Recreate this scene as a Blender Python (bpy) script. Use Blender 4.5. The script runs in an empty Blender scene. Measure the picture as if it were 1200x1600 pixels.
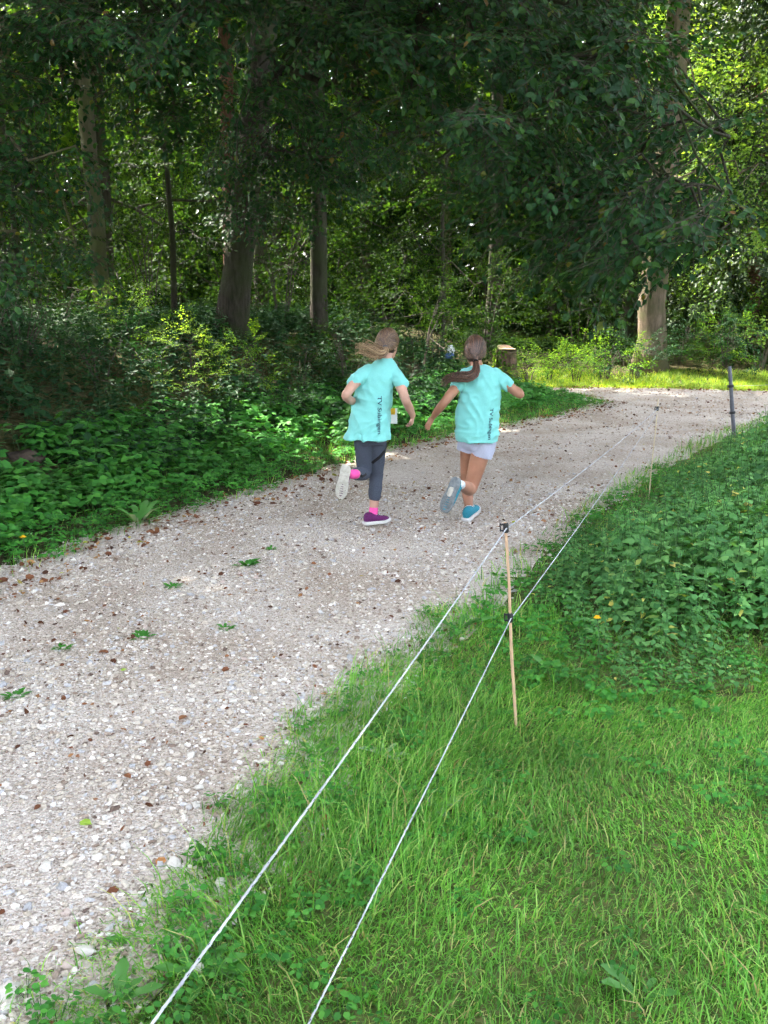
import bpy, bmesh, math, random
import numpy as np
from mathutils import Vector, Matrix, noise
from mathutils.bvhtree import BVHTree

# ------------------------------------------------------------------ camera, sky, sun, exposure
SC = bpy.context.scene
COL = SC.collection
FPX, PITCH, CAMZ = 1443.0, math.radians(12.5), 1.55
cam_data = bpy.data.cameras.new('camera')
cam = bpy.data.objects.new('camera', cam_data)
COL.objects.link(cam)
cam.location = (0, 0, CAMZ)
cam.rotation_euler = (math.pi / 2 - PITCH, 0, 0)
cam_data.sensor_fit = 'VERTICAL'
cam_data.sensor_height = 24.0
cam_data.lens = 24.0 * FPX / 1600.0
cam_data.clip_start = 0.05
cam_data.clip_end = 2000
SC.camera = cam

SUN_AZ, SUN_EL = math.radians(52), math.radians(50)       # azimuth is measured to the left of the view direction
SUN_DIR = np.array([-math.cos(SUN_EL) * math.sin(SUN_AZ), math.cos(SUN_EL) * math.cos(SUN_AZ), math.sin(SUN_EL)])
world = bpy.data.worlds.new('World')
SC.world = world
world.use_nodes = True
wn = world.node_tree
wn.nodes.clear()
sky = wn.nodes.new('ShaderNodeTexSky')
sky.sky_type = 'NISHITA'
sky.sun_disc = False
sky.sun_elevation = SUN_EL
sky.sun_rotation = -SUN_AZ
sky.air_density = 1.0
sky.dust_density = 4.0
sky.ozone_density = 0.6
hsv = wn.nodes.new('ShaderNodeHueSaturation')          # a thin white veil of cloud over the whole sky
hsv.inputs['Saturation'].default_value = 0.42
hsv.inputs['Value'].default_value = 1.12
bg = wn.nodes.new('ShaderNodeBackground')
bg.inputs['Strength'].default_value = 0.15
wo = wn.nodes.new('ShaderNodeOutputWorld')
wn.links.new(sky.outputs[0], hsv.inputs['Color'])
wn.links.new(hsv.outputs[0], bg.inputs[0])
wn.links.new(bg.outputs[0], wo.inputs[0])
sun_data = bpy.data.lights.new('sun', 'SUN')
sun_data.energy = 4.4
sun_data.angle = math.radians(0.53)
sun_data.color = (1.0, 0.93, 0.80)
sun = bpy.data.objects.new('sun', sun_data)
COL.objects.link(sun)
sun.rotation_euler = Vector(SUN_DIR).to_track_quat('Z', 'Y').to_euler()
SC.view_settings.view_transform = 'Standard'
SC.view_settings.look = 'None'
SC.view_settings.gamma = 1.0
SC.view_settings.exposure = 2.9
SC.view_settings.use_curve_mapping = False
SC.render.engine = 'CYCLES'
SC.cycles.use_denoising = True
SC.cycles.adaptive_threshold = 0.06
SC.cycles.adaptive_min_samples = 12
SC.cycles.max_bounces = 4
SC.cycles.diffuse_bounces = 2
SC.cycles.glossy_bounces = 2
SC.cycles.transmission_bounces = 3
SC.cycles.transparent_max_bounces = 4
SC.cycles.caustics_reflective = False
SC.cycles.caustics_refractive = False

RNG = np.random.default_rng(7)

# ------------------------------------------------------------------ picture point -> place (photograph is 1200 x 1600)
SP, CP = math.sin(PITCH), math.cos(PITCH)
def ray(x, y):
    u, v = (x - 600.0) / FPX, (800.0 - y) / FPX
    return np.array([u, CP + v * SP, -SP + v * CP])
def PX(x, y, Y):
    d = ray(x, y)
    return np.array([0, 0, CAMZ]) + d * (Y / d[1])
def proj(p):
    p = np.asarray(p, float) - np.array([0, 0, CAMZ])
    z = p[..., 1] * CP - p[..., 2] * SP
    return 600 + FPX * p[..., 0] / z, 800 - FPX * (p[..., 1] * SP + p[..., 2] * CP) / z

# ------------------------------------------------------------------ helpers
def srgb(r, g, b):
    f = lambda c: (c / 255.0 / 12.92) if c / 255.0 < 0.04045 else ((c / 255.0 + 0.055) / 1.055) ** 2.4
    return (f(r), f(g), f(b), 1.0)

def tri_mesh(name, V, F, mats, midx=None, smooth=False):
    V = np.ascontiguousarray(V, np.float32); F = np.ascontiguousarray(F, np.int32)
    k = F.shape[1]
    me = bpy.data.meshes.new(name)
    me.vertices.add(len(V)); me.vertices.foreach_set('co', V.ravel())
    me.loops.add(F.size); me.loops.foreach_set('vertex_index', F.ravel())
    me.polygons.add(len(F))
    me.polygons.foreach_set('loop_start', np.arange(0, F.size, k, dtype=np.int32))
    if midx is not None:
        me.polygons.foreach_set('material_index', np.ascontiguousarray(midx, np.int32))
    me.polygons.foreach_set('use_smooth', np.full(len(F), smooth))
    for m in (mats if isinstance(mats, (list, tuple)) else [mats]):
        me.materials.append(m)
    me.update(calc_edges=True)
    me.validate()
    return me

def link(name, me, parent=None):
    o = bpy.data.objects.new(name, me)
    COL.objects.link(o)
    if parent is not None:
        o.parent = parent
    return o
def tag(o, label=None, cat=None, group=None, kind=None):
    for k, v in (('label', label), ('category', cat), ('group', group), ('kind', kind)):
        if v:
            o[k] = v
    return o
def thing(name, label, cat, loc=(0, 0, 0), group=None):
    o = bpy.data.objects.new(name, None)
    o.empty_display_size = 0.1
    COL.objects.link(o)
    o.location = loc
    return tag(o, label, cat, group)

class Acc:
    """collects triangles"""
    def __init__(s): s.V, s.F, s.M, s.n = [], [], [], 0
    def add(s, V, F, m=0):
        V = np.asarray(V, float); F = np.asarray(F, int)
        s.V.append(V); s.F.append(F + s.n); s.M.append(np.full(len(F), m)); s.n += len(V)
    def mesh(s, name, mats, smooth=False):
        return tri_mesh(name, np.concatenate(s.V), np.concatenate(s.F), mats, np.concatenate(s.M), smooth)
    def build(s, name, mats, parent=None, smooth=False, origin=None):
        V = np.concatenate(s.V)
        if origin is not None: V = V - np.asarray(origin)
        return link(name, tri_mesh(name, V, np.concatenate(s.F), mats, np.concatenate(s.M), smooth), parent)

def unit(v):
    v = np.asarray(v, float)
    return v / np.maximum(np.linalg.norm(v, axis=-1, keepdims=True), 1e-9)

def tube(pts, radii, n=8, cap=True):
    """a tapered tube through the points: (verts, tris)"""
    pts = np.asarray(pts, float); k = len(pts)
    radii = np.broadcast_to(np.asarray(radii, float), (k,))
    tan = unit(np.gradient(pts, axis=0))
    ref = np.array([0, 0, 1.0]) if abs(tan[0][2]) < 0.9 else np.array([1.0, 0, 0])
    u = unit(np.cross(tan[0], ref)); V = []
    a = np.linspace(0, 2 * math.pi, n, endpoint=False)
    for i in range(k):
        u = unit(u - tan[i] * np.dot(u, tan[i])); w = np.cross(tan[i], u)
        V.append(pts[i] + radii[i] * (np.cos(a)[:, None] * u + np.sin(a)[:, None] * w))
    V = np.concatenate(V); F = []
    j = np.arange(n); j2 = (j + 1) % n
    for i in range(k - 1):
        A, B = i * n, (i + 1) * n
        F.append(np.stack([A + j, A + j2, B + j2], 1)); F.append(np.stack([A + j, B + j2, B + j], 1))
    if cap:
        V = np.concatenate([V, pts[:1], pts[-1:]]); c0, c1 = k * n, k * n + 1; E = (k - 1) * n
        F.append(np.stack([np.full(n, c0), j2, j], 1)); F.append(np.stack([np.full(n, c1), E + j, E + j2], 1))
    return V, np.concatenate(F)

def segs_tubes(A, B, ra, rb, n=3):
    """many straight tapered pieces at once"""
    A, B = np.asarray(A, float), np.asarray(B, float); k = len(A)
    t = unit(B - A); ref = np.where(np.abs(t[:, 2:3]) < .9, np.array([[0, 0, 1.0]]), np.array([[1.0, 0, 0]])); u = unit(np.cross(t, ref)); w = np.cross(t, u)
    a = np.linspace(0, 2 * math.pi, n, endpoint=False); ring = np.cos(a)[None, :, None] * u[:, None] + np.sin(a)[None, :, None] * w[:, None]
    V = np.concatenate([A[:, None] + ring * np.asarray(ra)[:, None, None], B[:, None] + ring * np.asarray(rb)[:, None, None]], 1)
    j = np.arange(n); j2 = (j + 1) % n; F = np.concatenate([np.stack([j, j2, n + j2], 1), np.stack([j, n + j2, n + j], 1)])
    return V.reshape(-1, 3), (F[None] + (np.arange(k) * 2 * n)[:, None, None]).reshape(-1, 3)

def loft(rings, n=24):
    """closed solid through elliptical rings (centre, half-width vector, half-depth vector)"""
    a = np.linspace(0, 2 * math.pi, n, endpoint=False); V = []
    for c, u, w in rings:
        V.append(np.asarray(c, float) + np.cos(a)[:, None] * np.asarray(u, float) + np.sin(a)[:, None] * np.asarray(w, float))
    k = len(rings); V = np.concatenate(V + [np.asarray(rings[0][0], float)[None], np.asarray(rings[-1][0], float)[None]])
    j = np.arange(n); j2 = (j + 1) % n; F = []
    for i in range(k - 1):
        A, B = i * n, (i + 1) * n
        F.append(np.stack([A + j, A + j2, B + j2], 1)); F.append(np.stack([A + j, B + j2, B + j], 1))
    E = (k - 1) * n
    F.append(np.stack([np.full(n, k * n), j2, j], 1)); F.append(np.stack([np.full(n, k * n + 1), E + j, E + j2], 1))
    return V, np.concatenate(F)

ICO_V = None
def ico(sub=1):
    bm = bmesh.new(); bmesh.ops.create_icosphere(bm, subdivisions=sub, radius=1.0)
    V = np.array([v.co[:] for v in bm.verts]); F = np.array([[v.index for v in f.verts] for f in bm.faces]); bm.free()
    return V, F
ICO1 = ico(1)
OCT = (np.array([[1, 0, 0], [-1, 0, 0], [0, 1, 0], [0, -1, 0], [0, 0, 1], [0, 0, -1]], float),
       np.array([[0, 2, 4], [2, 1, 4], [1, 3, 4], [3, 0, 4], [2, 0, 5], [1, 2, 5], [3, 1, 5], [0, 3, 5]]))

# ------------------------------------------------------------------ materials
def nmat(name):
    m = bpy.data.materials.new(name); m.use_nodes = True
    nt = m.node_tree; nt.nodes.clear()
    out = nt.nodes.new('ShaderNodeOutputMaterial')
    return m, nt, out
def ramp(nt, stops, interp='LINEAR'):
    r = nt.nodes.new('ShaderNodeValToRGB'); cr = r.color_ramp; cr.interpolation = interp
    while len(cr.elements) < len(stops): cr.elements.new(0.5)
    for e, (p, c) in zip(cr.elements, stops):
        e.position = p; e.color = (c[0], c[1], c[2], 1)
    return r
def leaf_mat(name, stops, trans=0.35, rough=0.42, spec=0.4, warm=(1.8, 1.6, 0.6), vary=0.35):
    m, nt, out = nmat(name); N, L = nt.nodes.new, nt.links.new
    geo = N('ShaderNodeNewGeometry'); r = ramp(nt, stops); L(geo.outputs['Random Per Island'], r.inputs[0])
    tc = N('ShaderNodeTexCoord'); nz = N('ShaderNodeTexNoise'); nz.inputs['Scale'].default_value = 1.3; nz.inputs['Detail'].default_value = 3
    L(tc.outputs['Object'], nz.inputs['Vector'])
    mr = N('ShaderNodeMapRange'); mr.inputs[1].default_value = 0.3; mr.inputs[2].default_value = 0.7
    mr.inputs[3].default_value = 1 - vary; mr.inputs[4].default_value = 1 + vary; L(nz.outputs[0], mr.inputs[0])
    mx = N('ShaderNodeMix'); mx.data_type = 'RGBA'; mx.blend_type = 'MULTIPLY'; mx.inputs[0].default_value = 1
    L(r.outputs[0], mx.inputs[6]); L(mr.outputs[0], mx.inputs[7])
    p = N('ShaderNodeBsdfPrincipled'); p.inputs['Roughness'].default_value = rough; p.inputs['Specular IOR Level'].default_value = spec
    L(mx.outputs[2], p.inputs['Base Color'])
    t = N('ShaderNodeBsdfTranslucent'); m2 = N('ShaderNodeMix'); m2.data_type = 'RGBA'; m2.blend_type = 'MULTIPLY'; m2.inputs[0].default_value = 1
    L(mx.outputs[2], m2.inputs[6]); m2.inputs[7].default_value = (*warm, 1); L(m2.outputs[2], t.inputs[0])
    ms = N('ShaderNodeMixShader'); ms.inputs[0].default_value = trans
    L(p.outputs[0], ms.inputs[1]); L(t.outputs[0], ms.inputs[2]); L(ms.outputs[0], out.inputs[0])
    return m
def plain_mat(name, col, rough=0.6, spec=0.3, bump=0.0, scale=60, vary=0.12, metal=0.0, island=None, detail=4, sheen=0.0, stretch=None):
    m, nt, out = nmat(name); N, L = nt.nodes.new, nt.links.new
    p = N('ShaderNodeBsdfPrincipled'); p.inputs['Roughness'].default_value = rough; p.inputs['Specular IOR Level'].default_value = spec
    p.inputs['Metallic'].default_value = metal; p.inputs['Sheen Weight'].default_value = sheen
    tc = N('ShaderNodeTexCoord'); nz = N('ShaderNodeTexNoise'); nz.inputs['Scale'].default_value = scale; nz.inputs['Detail'].default_value = detail
    if stretch:
        mp = N('ShaderNodeMapping'); mp.inputs['Scale'].default_value = stretch
        L(tc.outputs['Object'], mp.inputs[0]); L(mp.outputs[0], nz.inputs['Vector'])
    else: L(tc.outputs['Object'], nz.inputs['Vector'])
    mr = N('ShaderNodeMapRange'); mr.inputs[1].default_value = 0.3; mr.inputs[2].default_value = 0.7
    mr.inputs[3].default_value = 1 - vary; mr.inputs[4].default_value = 1 + vary; L(nz.outputs[0], mr.inputs[0])
    mx = N('ShaderNodeMix'); mx.data_type = 'RGBA'; mx.blend_type = 'MULTIPLY'; mx.inputs[0].default_value = 1
    if island:
        geo = N('ShaderNodeNewGeometry'); r = ramp(nt, island); L(geo.outputs['Random Per Island'], r.inputs[0]); L(r.outputs[0], mx.inputs[6])
    else: mx.inputs[6].default_value = (col[0], col[1], col[2], 1)
    L(mr.outputs[0], mx.inputs[7]); L(mx.outputs[2], p.inputs['Base Color'])
    if bump:
        b = N('ShaderNodeBump'); b.inputs['Strength'].default_value = bump; b.inputs['Distance'].default_value = 0.01
        L(nz.outputs[0], b.inputs['Height']); L(b.outputs[0], p.inputs['Normal'])
    L(p.outputs[0], out.inputs[0])
    return m
def bark_mat(name, c1, c2, moss=None, scale=9):
    m, nt, out = nmat(name); N, L = nt.nodes.new, nt.links.new
    p = N('ShaderNodeBsdfPrincipled'); p.inputs['Roughness'].default_value = 0.9; p.inputs['Specular IOR Level'].default_value = 0.15
    tc = N('ShaderNodeTexCoord'); mp = N('ShaderNodeMapping'); mp.inputs['Scale'].default_value = (1, 1, 0.22); L(tc.outputs['Object'], mp.inputs[0])
    n1 = N('ShaderNodeTexNoise'); n1.inputs['Scale'].default_value = scale * 2.2; n1.inputs['Detail'].default_value = 8; n1.inputs['Roughness'].default_value = 0.7; L(mp.outputs[0], n1.inputs['Vector'])
    r = ramp(nt, [(0.33, c1), (0.68, c2)]); L(n1.outputs[0], r.inputs[0])
    last = r.outputs[0]
    if moss:
        n2 = N('ShaderNodeTexNoise'); n2.inputs['Scale'].default_value = 2.6; n2.inputs['Detail'].default_value = 5; L(tc.outputs['Object'], n2.inputs['Vector'])
        r2 = ramp(nt, [(0.42, (0, 0, 0)), (0.62, (1, 1, 1))]); L(n2.outputs[0], r2.inputs[0])
        mx = N('ShaderNodeMix'); mx.data_type = 'RGBA'; L(r2.outputs[0], mx.inputs[0]); L(last, mx.inputs[6]); mx.inputs[7].default_value = (*moss, 1); last = mx.outputs[2]
    L(last, p.inputs['Base Color'])
    b = N('ShaderNodeBump'); b.inputs['Strength'].default_value = 0.9; b.inputs['Distance'].default_value = 0.03; L(n1.outputs[0], b.inputs['Height']); L(b.outputs[0], p.inputs['Normal'])
    L(p.outputs[0], out.inputs[0])
    return m

M = {}
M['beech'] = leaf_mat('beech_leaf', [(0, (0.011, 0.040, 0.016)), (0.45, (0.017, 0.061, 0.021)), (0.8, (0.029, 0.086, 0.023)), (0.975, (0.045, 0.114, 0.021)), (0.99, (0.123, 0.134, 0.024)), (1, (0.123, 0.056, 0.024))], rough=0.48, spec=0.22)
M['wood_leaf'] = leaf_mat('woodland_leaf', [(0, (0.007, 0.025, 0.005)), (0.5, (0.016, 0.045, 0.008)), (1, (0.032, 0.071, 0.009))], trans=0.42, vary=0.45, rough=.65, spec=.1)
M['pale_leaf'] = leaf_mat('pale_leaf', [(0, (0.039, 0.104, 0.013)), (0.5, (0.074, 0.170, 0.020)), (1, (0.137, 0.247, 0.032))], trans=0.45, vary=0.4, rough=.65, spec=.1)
M['bright_leaf'] = leaf_mat('bright_sunlit_leaf', [(0, (0.076, 0.167, 0.030)), (0.5, (0.128, 0.246, 0.040)), (1, (0.204, 0.317, 0.060))], trans=0.45, vary=0.3, rough=.6, spec=.2)  # sunlight put into the colour: lighter leaves for the sunlit shrub and trees
M['spruce'] = leaf_mat('spruce_needle', [(0, (0.016, 0.040, 0.016)), (1, (0.045, 0.085, 0.026))], trans=0.2, rough=0.55)
M['nettle'] = leaf_mat('nettle_leaf', [(0, (0.048, 0.165, 0.048)), (0.5, (0.088, 0.244, 0.072)), (0.975, (0.149, 0.330, 0.098)), (0.99, (0.481, 0.475, 0.098)), (1, (0.637, 0.554, 0.175))], trans=0.32, rough=0.68, spec=0.2, vary=0.25)
M['herb'] = leaf_mat('verge_herb_leaf', [(0, (0.029, 0.138, 0.023)), (0.5, (0.048, 0.204, 0.031)), (1, (0.089, 0.292, 0.044))], trans=0.32, rough=0.62, spec=0.22, vary=0.3)
M['bramble'] = leaf_mat('bramble_leaf', [(0, (0.010, 0.043, 0.014)), (0.6, (0.017, 0.065, 0.023)), (1, (0.033, 0.093, 0.028))], trans=0.25, rough=0.65, spec=0.2, vary=0.3)
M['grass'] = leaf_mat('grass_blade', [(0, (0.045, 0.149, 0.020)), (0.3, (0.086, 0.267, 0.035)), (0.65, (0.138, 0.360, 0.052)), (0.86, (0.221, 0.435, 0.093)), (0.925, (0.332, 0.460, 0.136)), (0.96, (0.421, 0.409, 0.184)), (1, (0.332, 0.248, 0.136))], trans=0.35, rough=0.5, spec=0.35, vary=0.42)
M['grass_far'] = leaf_mat('sunny_grass_blade', [(0, (0.098, 0.207, 0.017)), (0.6, (0.211, 0.359, 0.032)), (1, (0.423, 0.469, 0.065))], trans=0.35, vary=0.25)  # sunshine put into the blades as a lighter, yellower green
M['twig'] = plain_mat('twig_bark', (0.055, 0.045, 0.035), rough=0.85, scale=40)
M['bark_dark'] = bark_mat('dark_bark', (0.016, 0.014, 0.011), (0.070, 0.060, 0.047), moss=(0.036, 0.044, 0.02))
M['bark_moss'] = bark_mat('mossy_bark', (0.07, 0.062, 0.042), (0.17, 0.15, 0.10), moss=(0.10, 0.115, 0.045), scale=7)
M['bark_red'] = bark_mat('pine_bark', (0.06, 0.03, 0.022), (0.16, 0.085, 0.06))
M['bark_grey'] = bark_mat('grey_bark', (0.060, 0.046, 0.034), (0.20, 0.15, 0.11), moss=(0.09, 0.085, 0.045), scale=6)
M['soil'] = plain_mat('forest_soil', (0.05, 0.036, 0.024), rough=0.95, spec=0.1, bump=1.0, scale=14, vary=0.45, detail=8)

# ------------------------------------------------------------------ terrain and gravel path
LEFT = [(-7.5, -6), (-5.2, -2), (-3.65, 1.6), (-2.9, 3.6), (-2.22, 5.1), (-1.70, 6.46), (-0.95, 7.9), (0.29, 10.3), (1.25, 11.75), (2.27, 13.1), (3.2, 14.4), (3.72, 15.3), (3.5, 16.3), (3.0, 17.3)]
FAR = [(2.7, 18.3), (3.6, 18.35), (5.0, 18.0), (7.1, 17.5), (9.5, 17.9), (14, 19.5), (24, 23)]
RIGHT = [(-1.5, -6), (-1.15, -1), (-0.95, 1.0), (-0.74, 1.755), (-0.45, 2.42), (-0.28, 3.32), (0.12, 4.09), (0.57, 5.25), (1.18, 6.36), (1.99, 8.05), (3.04, 9.87), (4.13, 11.4), (5.6, 13.5), (8.0, 15.0), (12, 16.3), (24, 19.5)]
PATH = np.array(LEFT + FAR + RIGHT[::-1], float)
EDGE = np.array([(-22, -30)] + LEFT + FAR + [(80, 45)], float)
FOREST = np.array([(-22, -30)] + LEFT + FAR + [(80, 45), (400, 200), (400, 600), (-600, 600), (-600, -30)], float)
def inpoly(x, y, P):
    x, y = np.asarray(x, float), np.asarray(y, float)
    c = np.zeros(x.shape, bool); j = len(P) - 1
    for i in range(len(P)):
        xi, yi, xj, yj = *P[i], *P[j]
        t = (yi > y) != (yj > y)
        c ^= t & (x < (xj - xi) * (y - yi) / ((yj - yi) if yj != yi else 1e-9) + xi)
        j = i
    return c
def polydist(x, y, P, closed=False):
    x, y = np.asarray(x, float), np.asarray(y, float)
    d = np.full(x.shape, 1e9)
    Q = list(zip(P[:-1], P[1:])) + ([(P[-1], P[0])] if closed else [])
    for a, b in Q:
        ax, ay = a; bx, by = b; vx, vy = bx - ax, by - ay
        t = np.clip(((x - ax) * vx + (y - ay) * vy) / (vx * vx + vy * vy + 1e-9), 0, 1)
        d = np.minimum(d, np.hypot(x - ax - t * vx, y - ay - t * vy))
    return d
def wav(x, y, f, s=0.0):
    return (np.sin(x * f + s + 1.3 * np.sin(y * f * 0.7 + s * 2)) + np.sin(y * f * 1.13 + s * 1.7 + 1.1 * np.sin(x * f * 0.83 + s)) ) * 0.5
def forest_sd(x, y):
    d = polydist(x, y, EDGE)
    return np.where(inpoly(x, y, FOREST), d, -d)
def path_sd(x, y):          # positive on the gravel
    d = polydist(x, y, PATH, True)
    e = 0.045 * wav(x, y, 2.3, 0.6) + 0.035 * wav(x, y, 9.0, 2.0)
    return np.where(inpoly(x, y, PATH), d, -d) + e
def sstep(t):
    t = np.clip(t, 0, 1); return t * t * (3 - 2 * t)
def hgt(x, y):
    x, y = np.asarray(x, float), np.asarray(y, float)
    A = 1.15 + (0.42 - 1.15) * sstep((x + 1.0) / 5.0)
    h = A * sstep((forest_sd(x, y) - 0.7) / 3.2)
    return h + 0.016 * wav(x, y, 1.1, 0.4) + 0.006 * wav(x, y, 4.3, 1.4)
def H1(x, y): return float(hgt(np.array([x]), np.array([y]))[0])
def PG(x, y, lift=0.0):      # where the ray through a picture point meets the ground
    d = ray(x, y); o = np.array([0, 0, CAMZ]); t = np.arange(1.0, 60, 0.02)
    q = o + t[:, None] * d; k = np.argmax(q[:, 2] - lift < hgt(q[:, 0], q[:, 1]))
    return q[k]

gx = np.concatenate([[-600, -200, -80, -35, -20], np.linspace(-13, 17, 111), [22, 40, 90, 220, 600]])
gy = np.concatenate([[-200, -60, -20, -9], np.linspace(-4, 34, 141), [42, 60, 110, 260, 700]])
X, Y = np.meshgrid(gx, gy); Zg = hgt(X.ravel(), Y.ravel())
Zg -= np.where(path_sd(X.ravel(), Y.ravel()) > 0.0, 0.05, 0.0)
nx, ny = len(gx), len(gy); idx = np.arange(nx * ny).reshape(ny, nx)
Q = np.stack([idx[:-1, :-1].ravel(), idx[:-1, 1:].ravel(), idx[1:, 1:].ravel(), idx[1:, :-1].ravel()], 1)
def ground_mat():
    m, nt, out = nmat('ground_soil'); N, L = nt.nodes.new, nt.links.new
    p = N('ShaderNodeBsdfPrincipled'); p.inputs['Roughness'].default_value = 0.95; p.inputs['Specular IOR Level'].default_value = 0.1
    tc = N('ShaderNodeTexCoord')
    n1 = N('ShaderNodeTexNoise'); n1.inputs['Scale'].default_value = 28; n1.inputs['Detail'].default_value = 8; L(tc.outputs['Object'], n1.inputs['Vector'])
    n2 = N('ShaderNodeTexNoise'); n2.inputs['Scale'].default_value = 1.7; n2.inputs['Detail'].default_value = 4; L(tc.outputs['Object'], n2.inputs['Vector'])
    r1 = ramp(nt, [(0.3, (0.022, 0.016, 0.010)), (0.55, (0.060, 0.040, 0.024)), (0.75, (0.11, 0.070, 0.045))]); L(n1.outputs[0], r1.inputs[0])
    r2 = ramp(nt, [(0.3, (0.040, 0.070, 0.014)), (0.5, (0.085, 0.125, 0.030)), (0.7, (0.15, 0.16, 0.06))]); L(n1.outputs[0], r2.inputs[0])
    at_ = N('ShaderNodeAttribute'); at_.attribute_name = 'meadow'
    mm = N('ShaderNodeMath'); mm.operation = 'MULTIPLY_ADD'; mm.use_clamp = True; L(at_.outputs['Fac'], mm.inputs[0]); mm.inputs[1].default_value = 0.75; L(n2.outputs[0], mm.inputs[2])
    ms = N('ShaderNodeMath'); ms.operation = 'SUBTRACT'; ms.use_clamp = True; L(mm.outputs[0], ms.inputs[0]); ms.inputs[1].default_value = 0.25
    mx = N('ShaderNodeMix'); mx.data_type = 'RGBA'; L(ms.outputs[0], mx.inputs[0]); L(r1.outputs[0], mx.inputs[6]); L(r2.outputs[0], mx.inputs[7])
    L(mx.outputs[2], p.inputs['Base Color'])
    b = N('ShaderNodeBump'); b.inputs['Strength'].default_value = 0.8; b.inputs['Distance'].default_value = 0.03; L(n1.outputs[0], b.inputs['Height']); L(b.outputs[0], p.inputs['Normal'])
    L(p.outputs[0], out.inputs[0]); return m
M['ground'] = ground_mat()
o = link('ground', tri_mesh('ground', np.stack([X.ravel(), Y.ravel(), Zg], 1), Q, M['ground'], smooth=True)); tag(o, kind='structure')
md_ = o.data.attributes.new('meadow', 'FLOAT', 'POINT'); md_.data.foreach_set('value', np.clip(.5 - forest_sd(X.ravel(), Y.ravel()) * 2, 0, 1).astype(np.float32))

def path_mat():
    m, nt, out = nmat('fine_gravel'); N, L = nt.nodes.new, nt.links.new
    p = N('ShaderNodeBsdfPrincipled'); p.inputs['Roughness'].default_value = 0.9; p.inputs['Specular IOR Level'].default_value = 0.2
    tc = N('ShaderNodeTexCoord')
    v1 = N('ShaderNodeTexVoronoi'); v1.inputs['Scale'].default_value = 95; L(tc.outputs['Object'], v1.inputs['Vector'])
    v2 = N('ShaderNodeTexVoronoi'); v2.inputs['Scale'].default_value = 190; L(tc.outputs['Object'], v2.inputs['Vector'])
    sx = N('ShaderNodeSeparateColor'); L(v1.outputs['Color'], sx.inputs[0]); sy = N('ShaderNodeSeparateColor'); L(v2.outputs['Color'], sy.inputs[0])
    st = [(0, (0.20, 0.145, 0.11)), (0.2, (0.41, 0.355, 0.30)), (0.6, (0.56, 0.505, 0.45)), (1, (0.70, 0.655, 0.60))]
    r1 = ramp(nt, st); L(sx.outputs[0], r1.inputs[0]); r2 = ramp(nt, st); L(sy.outputs[0], r2.inputs[0])
    m1 = N('ShaderNodeMix'); m1.data_type = 'RGBA'; m1.inputs[0].default_value = 0.5; L(r1.outputs[0], m1.inputs[6]); L(r2.outputs[0], m1.inputs[7])
    n2 = N('ShaderNodeTexNoise'); n2.inputs['Scale'].default_value = 1.1; n2.inputs['Detail'].default_value = 6; L(tc.outputs['Object'], n2.inputs['Vector'])
    r3 = ramp(nt, [(0.35, (0.74, 0.68, 0.62)), (0.6, (1, 1, 1))]); L(n2.outputs[0], r3.inputs[0])
    m2 = N('ShaderNodeMix'); m2.data_type = 'RGBA'; m2.blend_type = 'MULTIPLY'; m2.inputs[0].default_value = 1; L(m1.outputs[2], m2.inputs[6]); L(r3.outputs[0], m2.inputs[7])
    L(m2.outputs[2], p.inputs['Base Color'])
    b = N('ShaderNodeBump'); b.inputs['Strength'].default_value = 1; b.inputs['Distance'].default_value = 0.012; L(v1.outputs['Distance'], b.inputs['Height']); b.invert = True
    L(b.outputs[0], p.inputs['Normal']); L(p.outputs[0], out.inputs[0]); return m
M['path'] = path_mat()
cs = 0.085
px_, py_ = np.arange(-7.6, 24.2, cs), np.arange(-5.0, 23.0, cs)
X, Y = np.meshgrid(px_, py_); nx, ny = len(px_), len(py_)
ins = (path_sd(X.ravel(), Y.ravel()) > -0.22).reshape(ny, nx)
idx = np.arange(nx * ny).reshape(ny, nx)
keep = (ins[:-1, :-1] & ins[:-1, 1:] & ins[1:, 1:] & ins[1:, :-1]).ravel()
Q = np.stack([idx[:-1, :-1].ravel(), idx[:-1, 1:].ravel(), idx[1:, 1:].ravel(), idx[1:, :-1].ravel()], 1)[keep]
used = np.unique(Q); remap = np.zeros(nx * ny, int); remap[used] = np.arange(len(used))
pxv, pyv = X.ravel()[used], Y.ravel()[used]
sdv = path_sd(pxv, pyv); ex, ey = (path_sd(pxv + .02, pyv) - sdv) / .02, (path_sd(pxv, pyv + .02) - sdv) / .02; gl = np.maximum(ex * ex + ey * ey, .3)
mv = np.where(sdv < -.22 + cs * 1.1, -.21 - sdv, 0.0); pxv, pyv = pxv + ex / gl * mv, pyv + ey / gl * mv        # draw the ragged rim of cells onto the edge line
def path_h(x, y): return hgt(x, y) + 0.006 + 0.006 * wav(x, y, 6.1, 0.9)
gravel_path = tag(link('path', tri_mesh('path', np.stack([pxv, pyv, path_h(pxv, pyv)], 1), remap[Q], M['path'], smooth=True)), kind='structure')

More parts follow.
